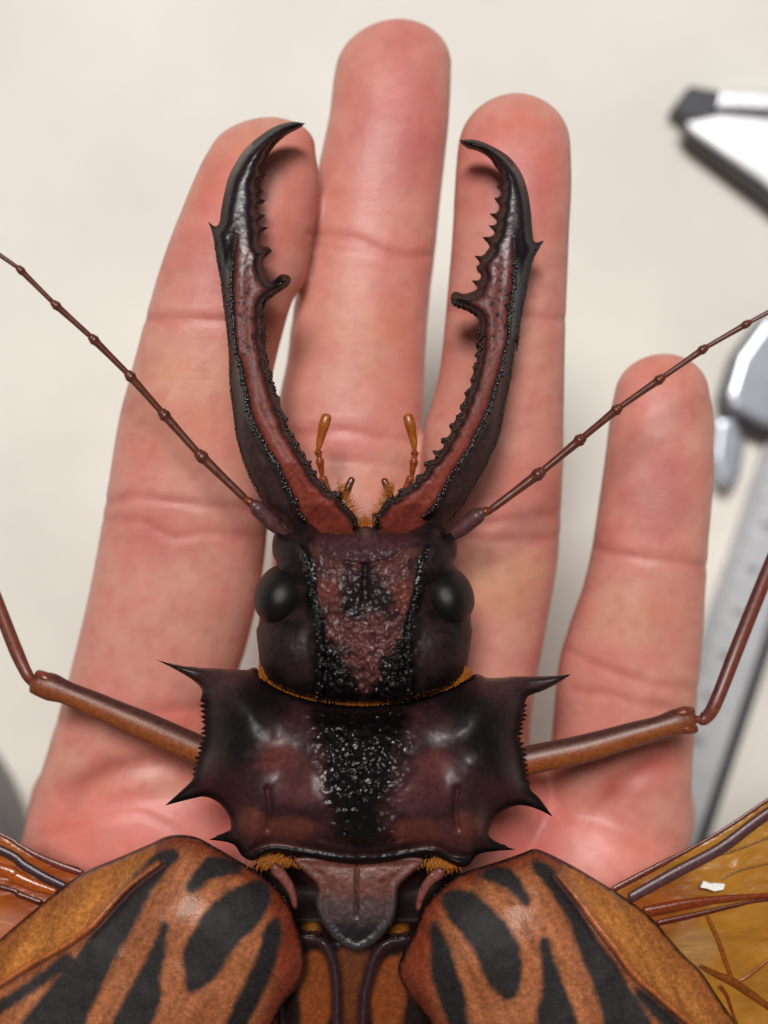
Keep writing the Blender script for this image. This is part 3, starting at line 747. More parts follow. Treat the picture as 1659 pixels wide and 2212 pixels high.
    for i in range(0, len(ol)):
        p = ol[i]
        inner = ((p[0] - np.interp(p[1], *np.array(sorted([(a[1], a[0]) for a in rl])).T)) * (-side)) > 0
        if p[1] < (640 if inner else 520) or p[1] > 1130: continue
        nrm = ol[(i + 1) % len(ol)] - ol[i - 1]; nrm = np.array([nrm[1], -nrm[0]]); nrm /= np.linalg.norm(nrm) + 1e-9
        q0 = p + nrm * 4
        if not inside(q0[None], ol)[0]: q0 = p - nrm * 4
        w = p + (q0 - p) * random.uniform(0.2, 2.6 if inner else 0.8)
        q = w[None]; dd = seg_dist(q, ol, True)
        if not inside(q, ol)[0]: continue
        r = random.uniform(2.2, 4.6 if inner else 2.8) * 0.000056
        cs.append(W(w[0], w[1], look(w[0], w[1]) - r * 0.3)); ss.append((r, r, r))
    beads('granule_row', cs, ss, BEAD, m, BLACK, (0.16, 0, 0.1, 1))
    return m
mandible(ML, RL, -1); mandible(MR, RR, 1)

# ---- head
c5 = crop(900, 1950, 1.508)
HEAD = c5((560, 1230), (400, 1200), (250, 1130), (195, 1060), (178, 930), (165, 800), (178, 770), (200, 600), (260, 440), (285, 410), (262, 350), (262, 270), (290, 215), (340, 230), (385, 175), (430, 150), (490, 165), (545, 205), (640, 212), (730, 212), (770, 190), (815, 182), (860, 192), (930, 214), (1060, 212), (1140, 172), (1190, 152), (1235, 180), (1270, 235), (1325, 215), (1352, 270), (1355, 350), (1335, 410), (1380, 460), (1430, 600), (1440, 770), (1446, 800), (1430, 930), (1408, 1060), (1350, 1130), (1220, 1200), (1060, 1235), (800, 1250))
rimL = c5((440, 330), (470, 400), (490, 500), (500, 620), (530, 740), (545, 850), (545, 1000), (540, 1200)); rimR = c5((1185, 330), (1155, 410), (1140, 500), (1115, 620), (1080, 740), (1065, 850), (1065, 1000), (1070, 1200))
def head_top(q, d):
    u, v = q[:, 0], q[:, 1]
    c = 787; inn = 1 - smooth(95, 125, np.abs(u - c))
    h = 0.0007 * inn * smooth(0, 30, d)
    h = h + ridge(q, rimL, 7, .0007) + ridge(q, rimR, 7, .0007)
    h = h - ridge(q, c5((560, 300), (640, 380), (730, 400), (805, 420), (880, 400), (980, 370), (1060, 300)), 5, .0006) * smooth(0, 10, d)
    h = h - ridge(q, c5((810, 420), (810, 500), (810, 620)), 7, .0011) - ridge(q, c5((800, 240), (805, 330), (808, 420)), 10, -.0003)
    h = h + 0.0012 * np.exp(-(((np.abs(u - c) - 55) / 38) ** 2 + ((v - 1275) / 50) ** 2))
    h = h - .0034 * np.exp(-(((np.abs(u - c) - 178) / 58) ** 2 + ((v - 1288) / 66) ** 2)) * smooth(0, 40, d)
    n = fbm(u, v, 11, 12) - .5
    a_ = np.abs(u - c); wm = smooth(0, 16, a_ - np.interp(v, [1300, 1380, 1430, 1500], [110, 72, 42, 26]) + (fbm(u, v, 24, 46) - .5) * 30) * (1 - smooth(98, 108, a_)) * smooth(1330, 1390, v)
    h = h + .00052 * lumps(q, 13.5, 302, (675, 1330), (900, 1525)) * wm + .00022 * lumps(q, 8.5, 303, (690, 1150), (885, 1420)) * inn * (1 - wm) * smooth(0, 12, d)
    return h + dome(d, 10, .0016) + n * (0.00012 + 0.0010 * inn * smooth(1340, 1420, v) + 0.0007 * inn) * smooth(0, 12, d)
def head_paint(q, d):
    u, v = q[:, 0], q[:, 1]
    P = Paint(q, lin(25, 16, 19), rough=0.46, gran=0.08, fine=1.2)
    P.p[:, 3] = .6
    P.poly(c5((470, 330), (560, 300), (800, 330), (1060, 300), (1160, 340), (1110, 600), (1060, 760), (1020, 900), (980, 1100), (940, 1230), (680, 1230), (610, 1080), (590, 900), (560, 760), (500, 600)), lin(96, 54, 51), soft=10, wob=18, wsc=22, rough=0.32, gran=0.15, fine=1.2, spec=1)
    P.apply(smooth(.4, .66, fbm(u, v, 26, 51)) * .85, lin(50, 30, 33))
    P.poly(c5((500, 230), (560, 220), (1060, 220), (1140, 230), (1040, 330), (820, 400), (600, 350)), lin(74, 44, 50), soft=8, wob=6, rough=0.36, gran=0.2, fine=1.3)
    P.poly(c5((700, 520), (800, 430), (900, 520), (960, 620), (900, 720), (820, 700), (740, 740), (670, 640)), lin(40, 30, 34), soft=14, wob=22, wsc=24, rough=0.26, gran=0.15)
    P.poly(c5((560, 860), (640, 900), (720, 1040), (770, 1240), (540, 1240)), lin(20, 15, 17), soft=9, wob=18, wsc=20, rough=0.20, gran=0.1, fine=.5)
    P.poly(c5((1050, 860), (970, 900), (900, 1040), (860, 1240), (1070, 1240)), lin(20, 15, 17), soft=9, wob=18, wsc=20, rough=0.20, gran=0.1, fine=.5)
    P.blob(*c5((590, 560))[0], 34, 52, lin(124, 66, 60), .7); P.blob(*c5((1050, 620))[0], 30, 60, lin(128, 62, 52), .7); P.blob(*c5((820, 880))[0], 26, 50, lin(104, 56, 56), .7)
    for r in (rimL, rimR): P.line(r, 26, lin(16, 13, 15), soft=4, rough=0.16, gran=0.7)
    P.blob(*c5((340, 950))[0], 46, 70, lin(52, 28, 36), .6); P.blob(*c5((1230, 950))[0], 46, 70, lin(52, 28, 36), .6)
    P.line(c5((540, 208), (640, 216), (730, 216)), 5, lin(168, 96, 44), soft=3); P.line(c5((900, 216), (1060, 214)), 5, lin(150, 92, 50), soft=3)
    P.blob(*c5((810, 220))[0], 22, 14, lin(70, 64, 66), .8, rough=0.2, gran=.6)
    P.poly(c5((400, 150), (480, 160), (530, 230), (430, 230)), lin(38, 30, 34), soft=5, rough=.22, gran=.5); P.poly(c5((1090, 190), (1190, 150), (1220, 200), (1120, 250)), lin(38, 30, 34), soft=5, rough=.22, gran=.5)
    P.grain(.22, 7)
    return P
ZH = 0.1255
head, hol_, hlook = relief('head', HEAD, 4.0, lambda q: np.full(len(q), ZH), head_top, lambda q, d: dome(d, 90, 0.0085), head_paint, CH, beetle, base=lambda q, d: dome(d, 95, 0.0066), sm=45, want_look=True, zones=[[(682, 1175), (892, 1175), (892, 1518), (682, 1518)]])
cs = []; ss = []
for r in (rimL, rimR):
    rl = catmull(r, False, 7)
    for p in rl:
        for _ in range(random.choice((0, 1, 2))):
            u = p[0] + random.gauss(0, 5); v = p[1] + random.uniform(-3, 3); q = np.array([[u, v]]); dd = seg_dist(q, hol_, True)
            rr = random.uniform(2.6, 5.4) * .000055
            cs.append(W(u, v, hlook(u, v) - rr * .3)); ss.append((rr, rr, rr))
beads('granule_patch', cs, ss, BEAD, head, BLACK, (0.22, 0, 0.3, 1))
for s, (u, v) in ((-1, (611, 1290)), (1, (962, 1292))):
    c = W(u, v, ZH + 0.0006); k = (CZ - ZH) * K
    V = ICO_V5 * np.array([63 * k, 72 * k, 0.0060])
    # kidney shape: the eye wraps the cheek, narrower behind
    V[:, 0] *= 1 - 0.18 * smooth(0, -70 * k, V[:, 1])
    V[:, 1] += -0.12 * V[:, 0] * s
    ao = mesh_obj('eye', V + c, ICO_F5, EYE, head)

# ---- antennae
ANT = lin(104, 54, 42); ANT2 = lin(118, 52, 30)
def antenna(scape, joints, zs, side):
    z = zs[0]
    a = W(*scape[0], z - .0005); b = W(*scape[1], z + .001)
    k = .000056
    colf = lambda t, an: tuple(lin(92, 54, 56) * (1.0 if t > .08 else .5) + lin(130, 62, 26) * (0.5 if t < .08 else 0))
    m = tube('antenna', [a, a * .8 + b * .2, a * .45 + b * .55, a * .12 + b * .88, b], [7 * k, 12 * k, 19 * k, 19 * k, 13 * k], CH, beetle, colf=colf, par=(.42, 0, .4, 1))
    j0 = W(*joints[0], zs[0] + .001)
    d = (j0 - b)
    tube('antenna_segment', [b, b + d * .5, j0], [9 * k, 11 * k, 9 * k], CH, m, base=ANT2, par=(.25, 0, .1, 1), n=12)
    for i in range(len(joints) - 1):
        p = W(*joints[i], zs[i] + .001); q = W(*joints[i + 1], zs[i + 1] + .001); r = (11 - 0.85 * i) * k
        colf = lambda t, an: tuple(ANT * (1 - smooth(.82, 1, t)) + ANT2 * smooth(.82, 1, t))
        tube('antenna_segment', [p, p * .9 + q * .1, p * .6 + q * .4, p * .2 + q * .8, p * .08 + q * .92, q], [r * .62, r * .82, r * .86, r * 1.0, r * 1.38, r * 1.12], CH, m, colf=colf, par=(.3, 0, .15, 1), n=12)
    return m
za = [.126, .1265, .127, .128, .129, .130, .131, .132, .133]
antenna([(627, 1168), (548, 1090)], [(532, 1080), (429, 980), (350, 891), (277, 808), (198, 729), (116, 655), (40, 579), (-60, 510)], za, -1)
antenna([(952, 1177), (1040, 1107)], [(1058, 1103), (1170, 1019), (1258, 946), (1337, 881), (1430, 816), (1524, 751), (1618, 697), (1740, 632)], za, 1)

# ---- palps between the mandibles
PAL = lin(172, 92, 34)
def palp(pts, club, ends):
    k = .000058
    P3 = [W(u, v, z) for u, v, z in pts]
    c = [W(u, v, z) for u, v, z in club]
    m = tube('palp', c, [4.5 * k, 9 * k, 12.5 * k, 12 * k], CH, beetle, base=PAL, par=(.3, 0, .3, 1), flat=.7)
    for i in range(len(P3) - 1):
        a, b = P3[i], P3[i + 1]
        tube('palp_segment', [a, a * .6 + b * .4, a * .15 + b * .85, b], [4.5 * k, 7 * k, 10 * k, 7 * k], CH, m, base=lin(150, 70, 30), par=(.25, 0, .1, 1), n=12)
palp([(712, 1062, .1195), (696, 1030, .1195), (690, 990, .120), (687, 974, .120)], [(687, 974, .120), (692, 950, .120), (700, 918, .1205), (705, 902, .1205)], None)
palp([(872, 1060, .1195), (889, 1030, .1195), (895, 992, .120), (896, 976, .120)], [(896, 976, .120), (893, 950, .120), (886, 918, .1205), (882, 902, .1205)], None)
for pts in ([(744, 1074), (750, 1058), (756, 1044), (760, 1036)], [(844, 1076), (839, 1060), (834, 1046), (830, 1038)]):
    tube('palp', [W(u, v, .1215) for u, v in pts], [.0005, .00055, .0005, .00045], CH, beetle, base=lin(112, 56, 42), par=(.2, 0, .1, 1))

# ---- mouth hairs
R = []; D = []; Ls = []
for _ in range(420):
    s = random.choice((-1, 1)); t = random.random()
    if random.random() < .78:
        u = (725 + 42 * t) if s < 0 else (856 - 42 * t); v = 1046 + 78 * t + random.uniform(-6, 8)
        R.append(W(u + random.uniform(-4, 4), v, .1235)); D.append((-s * .8 + random.gauss(0, .35), .55 + random.gauss(0, .4), random.gauss(.05, .25))); Ls.append(random.uniform(.0009, .0019))
    else:
        R.append(W(790 + random.gauss(0, 8), 1136, .1255)); D.append((random.gauss(0, .35), 1, random.gauss(.1, .3))); Ls.append(random.uniform(.0009, .0020))
hairs('mouth_hair', R, D, Ls, .000035, HAIR, head)

# ---- pronotum
c6 = crop(600, 2500, 0.9759)
def serr(a, b, n, out, h):
    pts = []
    a = np.array(a, float); b = np.array(b, float)
    for i in range(n):
        t0 = (i + .15) / n; t1 = (i + .6 + random.uniform(-.15, .15)) / n
        p = a + (b - a) * t0; q = a + (b - a) * t1
        pts += [(p[0], p[1], 1), (q[0] + out * h * random.uniform(.5, 1.25), q[1] + random.uniform(-2, 2), 1)]
    return pts
PRO = (c6((15, 95, 1), (80, 113), (160, 124), (260, 130), (360, 135), (395, 126), (425, 165), (475, 200), (560, 235), (650, 256), (750, 268), (850, 269), (950, 258), (1050, 235), (1150, 200), (1215, 165), (1248, 150), (1290, 165), (1400, 160), (1500, 160), (1608, 152, 1), (1560, 185), (1500, 215), (1445, 236))
       + serr(*c6((1432, 262), (1406, 385)), 7, 1, 10) + serr(*c6((1406, 385), (1440, 570)), 9, 1, 10)
       + c6((1452, 592), (1485, 625), (1540, 700, 1), (1480, 670), (1420, 655), (1370, 665), (1320, 700), (1298, 740), (1292, 768), (1325, 800), (1395, 825, 1), (1310, 832), (1250, 845), (1215, 885), (1180, 892), (1140, 876), (1085, 850), (1030, 850), (900, 874), (800, 882), (700, 874), (560, 850), (470, 836), (425, 848), (385, 868), (345, 850), (310, 805), (218, 786, 1), (270, 766), (298, 750), (300, 715), (285, 680), (250, 642), (200, 622), (150, 630), (48, 656, 1), (110, 600), (150, 562))
       + serr(*c6((160, 545), (205, 390)), 8, -1, 10) + serr(*c6((205, 390), (200, 245)), 7, -1, 10) + c6((190, 212), (160, 178), (100, 140)))
rear = c6((360, 870), (420, 838), (470, 828), (560, 840), (700, 862), (800, 869), (900, 862), (1030, 840), (1085, 840), (1150, 872), (1220, 880))
rear2 = c6((640, 800), (700, 818), (800, 824), (900, 818), (960, 800))
ZP = 0.1245
def pro_top(q, d):
    u, v = q[:, 0], q[:, 1]; c = 783
    h = dome(d, 12, 0.0010)
    h = h + 0.0010 * np.exp(-((u - c) / 85) ** 2) * smooth(0, 60, d)
    for s in (-1, 1):
        h = h - 0.0016 * np.exp(-(((u - c - s * 175) / 50) ** 2 + ((v - 1655) / 55) ** 2)) + 0.0008 * np.exp(-(((u - c - s * 110) / 45) ** 2 + ((v - 1720) / 50) ** 2))
        h = h - ridge(q, [(c + s * 205, 1705), (c + s * 200, 1750), (c + s * 206, 1790)], 7, .0008) * smooth(0, 20, d)
        h = h + 0.0009 * np.exp(-(((u - c - s * 240) / 20) ** 2 + ((v - 1790) / 50) ** 2))
    h = h + ridge(q, rear, 8, .0011) - ridge(q, [(a, b - 17) for a, b in rear], 7, .0008) * smooth(0, 14, d) + ridge(q, rear2, 6, .0006)
    mid = 1 - smooth(60, 110, np.abs(u - c))
    n = fbm(u, v, 16, 40, 2) - .5
    hw = np.interp(v, [1515, 1580, 1660, 1740, 1835], [120, 92, 80, 66, 78])
    wm = (1 - smooth(.65, 1.45, (np.abs(u - c) + (fbm(u, v, 30, 44) - .5) * 50) / hw)) * smooth(1518, 1540, v) * (1 - smooth(1815, 1832, v)) * (1 - smooth(1735, 1760, v) * (1 - smooth(18, 30, np.abs(u - c))))
    h = h + .00062 * lumps(q, 15.5, 301, (650, 1515), (920, 1835)) * wm
    return h + (n * 0.0007 * mid + (fbm(u, v, 60, 6) - .5) * .0008) * smooth(0, 30, d)
def pro_paint(q, d):
    u, v = q[:, 0], q[:, 1]
    P = Paint(q, lin(58, 31, 34), rough=0.44, gran=0.0, fine=0.35)
    for b in [((470, 470), 70, 60, (116, 58, 54)), ((1090, 500), 55, 50, (112, 56, 52)), ((540, 740), 80, 36, (126, 64, 54)), ((1010, 760), 70, 34, (124, 62, 52)), ((380, 720), 36, 44, (112, 58, 48)), ((1210, 740), 40, 46, (108, 56, 48)), ((600, 620), 60, 40, (90, 56, 60)), ((1000, 630), 50, 40, (90, 56, 60)), ((190, 570), 40, 40, (64, 32, 40)), ((1350, 570), 50, 40, (66, 32, 40))]:
        P.blob(*c6(b[0])[0], b[1], b[2], lin(*b[3]), .85, fine=.7)
    for b in [((560, 560), 95, 80, (98, 52, 52)), ((1060, 580), 85, 80, (96, 50, 50)), ((480, 760), 110, 50, (112, 58, 50)), ((1100, 770), 110, 50, (108, 56, 50))]:
        P.blob(*c6(b[0])[0], b[1], b[2], lin(*b[3]), .6)
    for b in [((320, 370), 95, 120), ((1290, 400), 100, 120), ((420, 250), 90, 60), ((1180, 260), 90, 60)]: P.blob(*c6(b[0])[0], b[1], b[2], lin(20, 16, 18), .95, rough=.46, spec=.6)
    P.poly(c6((640, 270), (780, 280), (960, 280), (960, 420), (920, 560), (890, 680), (900, 800), (700, 800), (700, 680), (680, 560), (650, 420)), lin(17, 14, 15), soft=20, wob=26, wsc=34, rough=0.2, gran=0.12, fine=.5)
    P.poly(c6((580, 300), (1030, 290), (960, 560), (1000, 640), (620, 640), (640, 560)), None, soft=20, wob=14, gran=.3)
    P.poly(c6((640, 270), (780, 280), (960, 280), (960, 420), (920, 560), (890, 680), (900, 800), (700, 800), (700, 680), (680, 560), (650, 420)), None, soft=20, wob=26, wsc=34, rough=0.2, gran=0.12, fine=.5)
    P.poly(c6((770, 640), (830, 640), (860, 800), (745, 800)), lin(14, 11, 12), soft=5, rough=.2, gran=.15, fine=.3)
    P.line(rear, 19, lin(22, 19, 22), soft=3, rough=.2, gran=0, fine=.5)
    P.apply((1 - smooth(6, 22, d)) * smooth(1475, 1500, v), lin(24, 20, 23), rough=.5, spec=.15)
    P.apply((1 - smooth(3, 12, d)) * (1 - smooth(1475, 1500, v)), lin(24, 20, 23), rough=.26)
    P.grain(.18, 10)
    return P
pro, pol, plook = relief('pronotum', PRO, 4.2, lambda q: ZP + 0.0009 * smooth(350, 0, np.abs(q[:, 0] - 783)) , pro_top, lambda q, d: dome(d, 130, 0.0085), pro_paint, CH, beetle, step=3.2, base=lambda q, d: dome(d, 150, 0.0082, .75), sm=70, want_look=True, zones=[[(655, 1522), (915, 1522), (895, 1600), (875, 1740), (880, 1836), (686, 1836), (690, 1740), (672, 1600)]])
# golden fringes before and behind
R = []; D = []; Ls = []
fr = catmull(c6((410, 160), (475, 198), (560, 233), (650, 253), (750, 266), (850, 267), (950, 256), (1050, 233), (1150, 198), (1225, 158)), False, 3)
for i in range(2300):
    p = fr[random.randrange(len(fr))]; hu_ = p[0] + random.uniform(-2, 2); hv_ = p[1] + random.uniform(-9, 4)
    R.append(W(hu_, hv_, max(ZP + .0030, hlook(hu_, hv_) - .0002))); D.append(((783 - p[0]) / 900 + random.gauss(0, .25), 1, random.gauss(.25, .25))); Ls.append(random.uniform(.0008, .0018))
hairs('hair_fringe', R, D, Ls, .00004, HAIR, pro)
R = []; D = []; Ls = []
for i in range(1500):
    if random.random() < .65:
        s = random.choice((-1, 1)); u, v = (588, 1856) if s < 0 else (955, 1862)
        u += random.gauss(0, 18); v += random.gauss(0, 7)
    else:
        u = random.uniform(600, 940); v = float(np.interp(u, [600, 780, 940], [1856, 1872, 1858])) + random.uniform(-4, 5); s = 0
    R.append(W(u, v, .1245 + random.uniform(-.0006, .0006))); D.append((s * .3 + random.gauss(0, .5), -1 + random.gauss(0, .4), random.gauss(.15, .3))); Ls.append(random.uniform(.0005, .0013))
hairs('hair_fringe', R, D, Ls, .00004, HAIR, pro)

# ---- scutellum, back plate and hinge plates
SCU = [(630, 1856), (655, 1885), (684, 1918), (680, 1950), (691, 1986), (714, 2022), (744, 2046), (770, 2055), (798, 2046), (829, 2020), (852, 1985), (859, 1950), (862, 1918), (890, 1890), (920, 1856), (850, 1848), (760, 1852), (690, 1848)]
def scu_paint(q, d):
    v = q[:, 1]
    P = Paint(q, lin(108, 60, 48), rough=.42, gran=.15, fine=1.2)
    P.apply(smooth(1915, 1960, v), lin(76, 55, 56)); P.apply(smooth(1970, 2012, v + (fbm(q[:, 0], v, 20, 1) - .5) * 20), lin(34, 30, 33), rough=.32)
    P.apply((1 - smooth(4, 16, d)) * smooth(1900, 1950, v) * .7, lin(74, 72, 76), rough=.25)
    P.line([(771, 1870), (770, 1930), (772, 1960), (770, 1980)], 5, lin(40, 24, 22), soft=3)
    P.grain(.15, 6); return P
relief('scutellum', SCU, 4, lambda q: np.full(len(q), .1235), lambda q, d: dome(d, 8, .0013) - .0005 * smooth(6, 24, d) + (fbm(q[:, 0], q[:, 1], 12, 9) - .5) * .00012 * smooth(0, 10, d) + dome(d, 60, .0012) - ridge(q, [(771, 1870), (770, 1980)], 4, .0003) * smooth(0, 10, d), lambda q, d: dome(d, 40, .003), scu_paint, CH, beetle)
cm = crop(1050, 3250, 2.0738)
BACK = [(560, 1850), (640, 1890), (800, 1880), (900, 1890), (980, 1850), (985, 1950), (960, 2100), (960, 2350), (1000, 2700), (930, 3100), (780, 3300), (620, 3100), (560, 2700), (600, 2350), (590, 2100), (560, 1950)]
bl = [[(653, 2021), (690, 2029), (713, 2061), (724, 2100), (728, 2160), (728, 2320)], [(878, 2026), (835, 2037), (809, 2069), (796, 2114), (786, 2160), (782, 2320)]]
def back_paint(q, d):
    P = Paint(q, lin(30, 17, 13), rough=.5, fine=.8)
    P.poly([(655, 2070), (700, 2060), (716, 2120), (718, 2180), (700, 2230), (690, 2340), (660, 2340), (650, 2200)], lin(132, 66, 28), soft=8, rough=.28)
    P.poly([(880, 2070), (840, 2070), (812, 2110), (800, 2170), (810, 2230), (820, 2340), (850, 2340), (870, 2200)], lin(132, 66, 28), soft=8, rough=.28)
    P.poly([(730, 2060), (800, 2060), (780, 2200), (776, 2340), (738, 2340), (736, 2200)], lin(100, 52, 26), soft=6)
    P.apply(smooth(2020, 2060, q[:, 1]), None, rough=.26, fine=.4)
    P.apply(1 - smooth(1990, 2030, q[:, 1]), None, spec=.2)
    P.blob(672, 2006, 28, 20, lin(176, 108, 40)); P.blob(862, 2010, 26, 18, lin(176, 108, 40))
    for b in bl: P.line(b, 25, lin(60, 38, 44), soft=4, rough=.38)
    P.grain(.2, 8); return P
relief('back_plate', BACK, 5, lambda q: .1165 - .0045 * (1 - smooth(1985, 2040, q[:, 1])), lambda q, d: dome(d, 60, .0030) + sum(ridge(q, b, 11, .0016) for b in bl), lambda q, d: dome(d, 90, .012), back_paint, CH, beetle, off_spacing=20)
for pts in ([(588, 1866), (606, 1870), (626, 1893), (641, 1925), (643, 1960), (634, 1964), (623, 1936), (605, 1908), (586, 1888)], [(960, 1878), (940, 1876), (917, 1899), (901, 1930), (897, 1964), (906, 1968), (918, 1940), (937, 1912), (958, 1896)]):
    relief('hinge_plate', pts, 3.5, lambda q: .1262 - .000014 * (q[:, 1] - 1866), lambda q, d: dome(d, 11, .0011) + (fbm(q[:, 0], q[:, 1], 14, 5) - .5) * .0006 * smooth(0, 6, d), lambda q, d: dome(d, 11, .0012), lambda q, d: Paint(q, lin(140, 82, 74), rough=.22, gran=.1, fine=.8), CH, beetle)
# belly, hidden under the back, resting on the palm
tube('underside', [W(785, 1560, .1125), W(785, 1700, .1110), W(785, 1900, .1085), W(785, 2300, .1085), W(780, 2900, .1085), W(778, 3250, .110)], [.008, .0120, .0120, .0120, .0100, .005], CH, beetle, base=MAROON, flat=.6, n=24)

# ---- wing cases
cl = crop(0, 3100, 1.0972); cr = crop(1512, 3100, 1.0972)
EL = cl((735, 208), (840, 213), (930, 258), (1050, 328), (1130, 378), (1200, 440), (1250, 505), (1282, 585), (1308, 680), (1320, 760), (1300, 840), (1230, 930), (1180, 1023)) + [(560, 2280), (500, 2450), (430, 2680), (330, 2900), (180, 3050), (20, 3080), (-140, 3000), (-260, 2820), (-300, 2600), (-250, 2380), (-140, 2190), (-70, 2100)] + cl((0, 655), (150, 528), (300, 408), (400, 350), (500, 308), (640, 248))
ER = cr((650, 266), (600, 283), (500, 318), (420, 343), (350, 365), (290, 400), (220, 460), (165, 530), (130, 620), (85, 710), (60, 790), (90, 870), (140, 940), (200, 1023)) + [(960, 2290), (1030, 2450), (1110, 2680), (1220, 2900), (1370, 3050), (1530, 3090), (1700, 3010), (1810, 2830), (1830, 2620), (1780, 2430), (1680, 2290)] + cr((1530, 1023), (1440, 900), (1365, 790), (1300, 728), (1230, 648), (1170, 578), (1090, 510), (1000, 450), (900, 388), (800, 330), (705, 283))
SL = [cl((770, 285), (720, 350), (650, 440), (600, 540), (560, 620), (510, 700), (460, 800), (400, 920), (350, 1040), (280, 1200), (180, 1400), (20, 1400), (60, 1150), (100, 1023), (150, 960), (250, 830), (330, 740), (400, 640), (470, 560), (520, 470), (600, 370), (690, 285)),
      cl((310, 735), (200, 790), (100, 860), (0, 930), (-80, 1000), (-60, 1010), (120, 890), (220, 820)),
      cl((815, 445), (830, 395), (870, 340), (910, 308), (990, 318), (1040, 350), (980, 375), (900, 395), (860, 432)),
      cl((900, 540), (960, 480), (1040, 430), (1110, 405), (1150, 420), (1165, 460), (1150, 520), (1110, 590), (1050, 640), (990, 710), (950, 780), (900, 840), (850, 870), (815, 880), (808, 820), (800, 750), (810, 680), (850, 610)),
      cl((715, 590), (690, 640), (640, 740), (590, 830), (540, 930), (490, 1023), (400, 1250), (560, 1250), (640, 1040), (665, 980), (690, 900), (682, 830), (702, 740), (712, 650)),
      cl((1195, 570), (1150, 620), (1130, 700), (1100, 780), (1050, 880), (1010, 960), (980, 1040), (930, 1200), (1020, 1150), (1060, 1023), (1100, 950), (1140, 860), (1170, 800), (1192, 720), (1210, 620))]
SR = [cr((640, 330), (690, 335), (740, 370), (790, 430), (830, 510), (880, 600), (930, 680), (990, 760), (1040, 840), (1090, 920), (1150, 1023), (1250, 1250), (1080, 1300), (960, 1023), (930, 920), (890, 800), (840, 680), (800, 570), (740, 470), (680, 390)),
      cr((1095, 875), (1180, 930), (1280, 1035), (1240, 1050), (1130, 940)),
      cr((415, 378), (470, 350), (540, 365), (590, 420), (625, 490), (615, 508), (560, 450), (480, 410), (430, 390)),
      cr((260, 470), (300, 450), (370, 455), (430, 500), (490, 560), (540, 620), (575, 690), (590, 760), (580, 850), (555, 910), (530, 915), (480, 870), (440, 800), (410, 730), (370, 660), (310, 590), (270, 530)),
      cr((690, 650), (720, 720), (750, 800), (780, 880), (830, 1023), (880, 1250), (700, 1250), (665, 980), (690, 900), (690, 800), (685, 720)),
      cr((212, 590), (240, 620), (280, 700), (310, 800), (340, 900), (352, 1000), (370, 1150), (310, 1100), (285, 1023), (240, 900), (210, 790), (205, 680))]
KL = cl((680, 330), (560, 420), (480, 500), (390, 600), (280, 680), (120, 770), (0, 845), (-200, 960)); KR = cr((760, 380), (850, 490), (930, 600), (1000, 690), (1090, 810), (1200, 910), (1330, 1023), (1480, 1160))
def elytron(outline, stripes, keel, side):
    def costal(q): # 1 on the outer flank beyond the keel
        kl = catmull(keel, False, 8); s = np.array(sorted([(p[1], p[0]) for p in kl]))
        return smooth(0, 14, (q[:, 0] - np.interp(q[:, 1], s[:, 0], s[:, 1])) * side)
    def top(q, d):
        h = dome(d, 14, .0009)
        c = costal(q)
        h = h + ridge(q, keel, 11, .0005) * smooth(0, 12, d) - ridge(q, [(a - side * 16, b + 4) for a, b in keel], 8, .0006) * smooth(0, 20, d) - c * .0004 * smooth(0, 30, d)
        return h + (fbm(q[:, 0], q[:, 1], 90, 8) - .5) * .0009 * smooth(0, 40, d)
    def paint(q, d):
        u, v = q[:, 0], q[:, 1]; c = costal(q)
        P = Paint(q, lin(150, 90, 56), rough=.37, gran=.1, fine=.7)
        P.c = P.c * (1 + (fbm(u, v, 40, 15)[:, None] - .5) * .35)
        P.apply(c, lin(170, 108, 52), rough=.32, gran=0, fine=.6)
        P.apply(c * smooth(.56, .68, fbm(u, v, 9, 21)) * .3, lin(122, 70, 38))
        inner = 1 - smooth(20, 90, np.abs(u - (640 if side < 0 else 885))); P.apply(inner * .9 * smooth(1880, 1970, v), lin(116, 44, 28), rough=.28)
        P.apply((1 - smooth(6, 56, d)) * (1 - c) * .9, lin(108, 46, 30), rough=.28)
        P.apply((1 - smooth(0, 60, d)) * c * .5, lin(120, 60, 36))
        ca, sa = math.cos(.47), math.sin(.47) * side
        al = u * sa + v * ca; ac = u * ca - v * sa
        st = fbm(ac, al * .09, 15, 33); P.c = P.c * (1 + (st[:, None] - .5) * .75); P.apply(smooth(.6, .75, fbm(ac, al * .12, 22, 35)) * .35, lin(118, 62, 36))
        for s_ in stripes: P.poly(s_, lin(128, 66, 36), soft=14, k=.4, wob=4)
        for i, s_ in enumerate(stripes):
            P.poly(s_, lin(40, 36, 36), soft=8, wob=4, wsc=16, grow=4.5, rough=.6, gran=.12, fine=1.2, spec=.6)
            if i == 5: P.poly(s_, None, soft=3, rough=.28, fine=1.8)
        P.line(keel, 9, lin(176, 96, 44), soft=7, k=.7, rough=.3); P.line([(a - side * 12, b + 5) for a, b in keel], 8, lin(64, 26, 22), soft=4, k=.8)
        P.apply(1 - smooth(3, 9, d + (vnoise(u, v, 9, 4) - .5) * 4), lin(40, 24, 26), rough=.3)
        P.grain(.16, 5, 9)
        P.c *= (1 + (rng.random(len(u))[:, None] ** 3 - .25) * .32)
        return P
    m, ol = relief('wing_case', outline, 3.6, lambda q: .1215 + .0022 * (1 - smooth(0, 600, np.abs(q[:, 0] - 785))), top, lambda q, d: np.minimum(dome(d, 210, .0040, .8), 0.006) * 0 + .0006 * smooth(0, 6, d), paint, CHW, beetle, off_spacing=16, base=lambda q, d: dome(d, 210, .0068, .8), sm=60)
    return m
elytron(EL, SL, KL, -1); elytron(ER, SR, KR, 1)

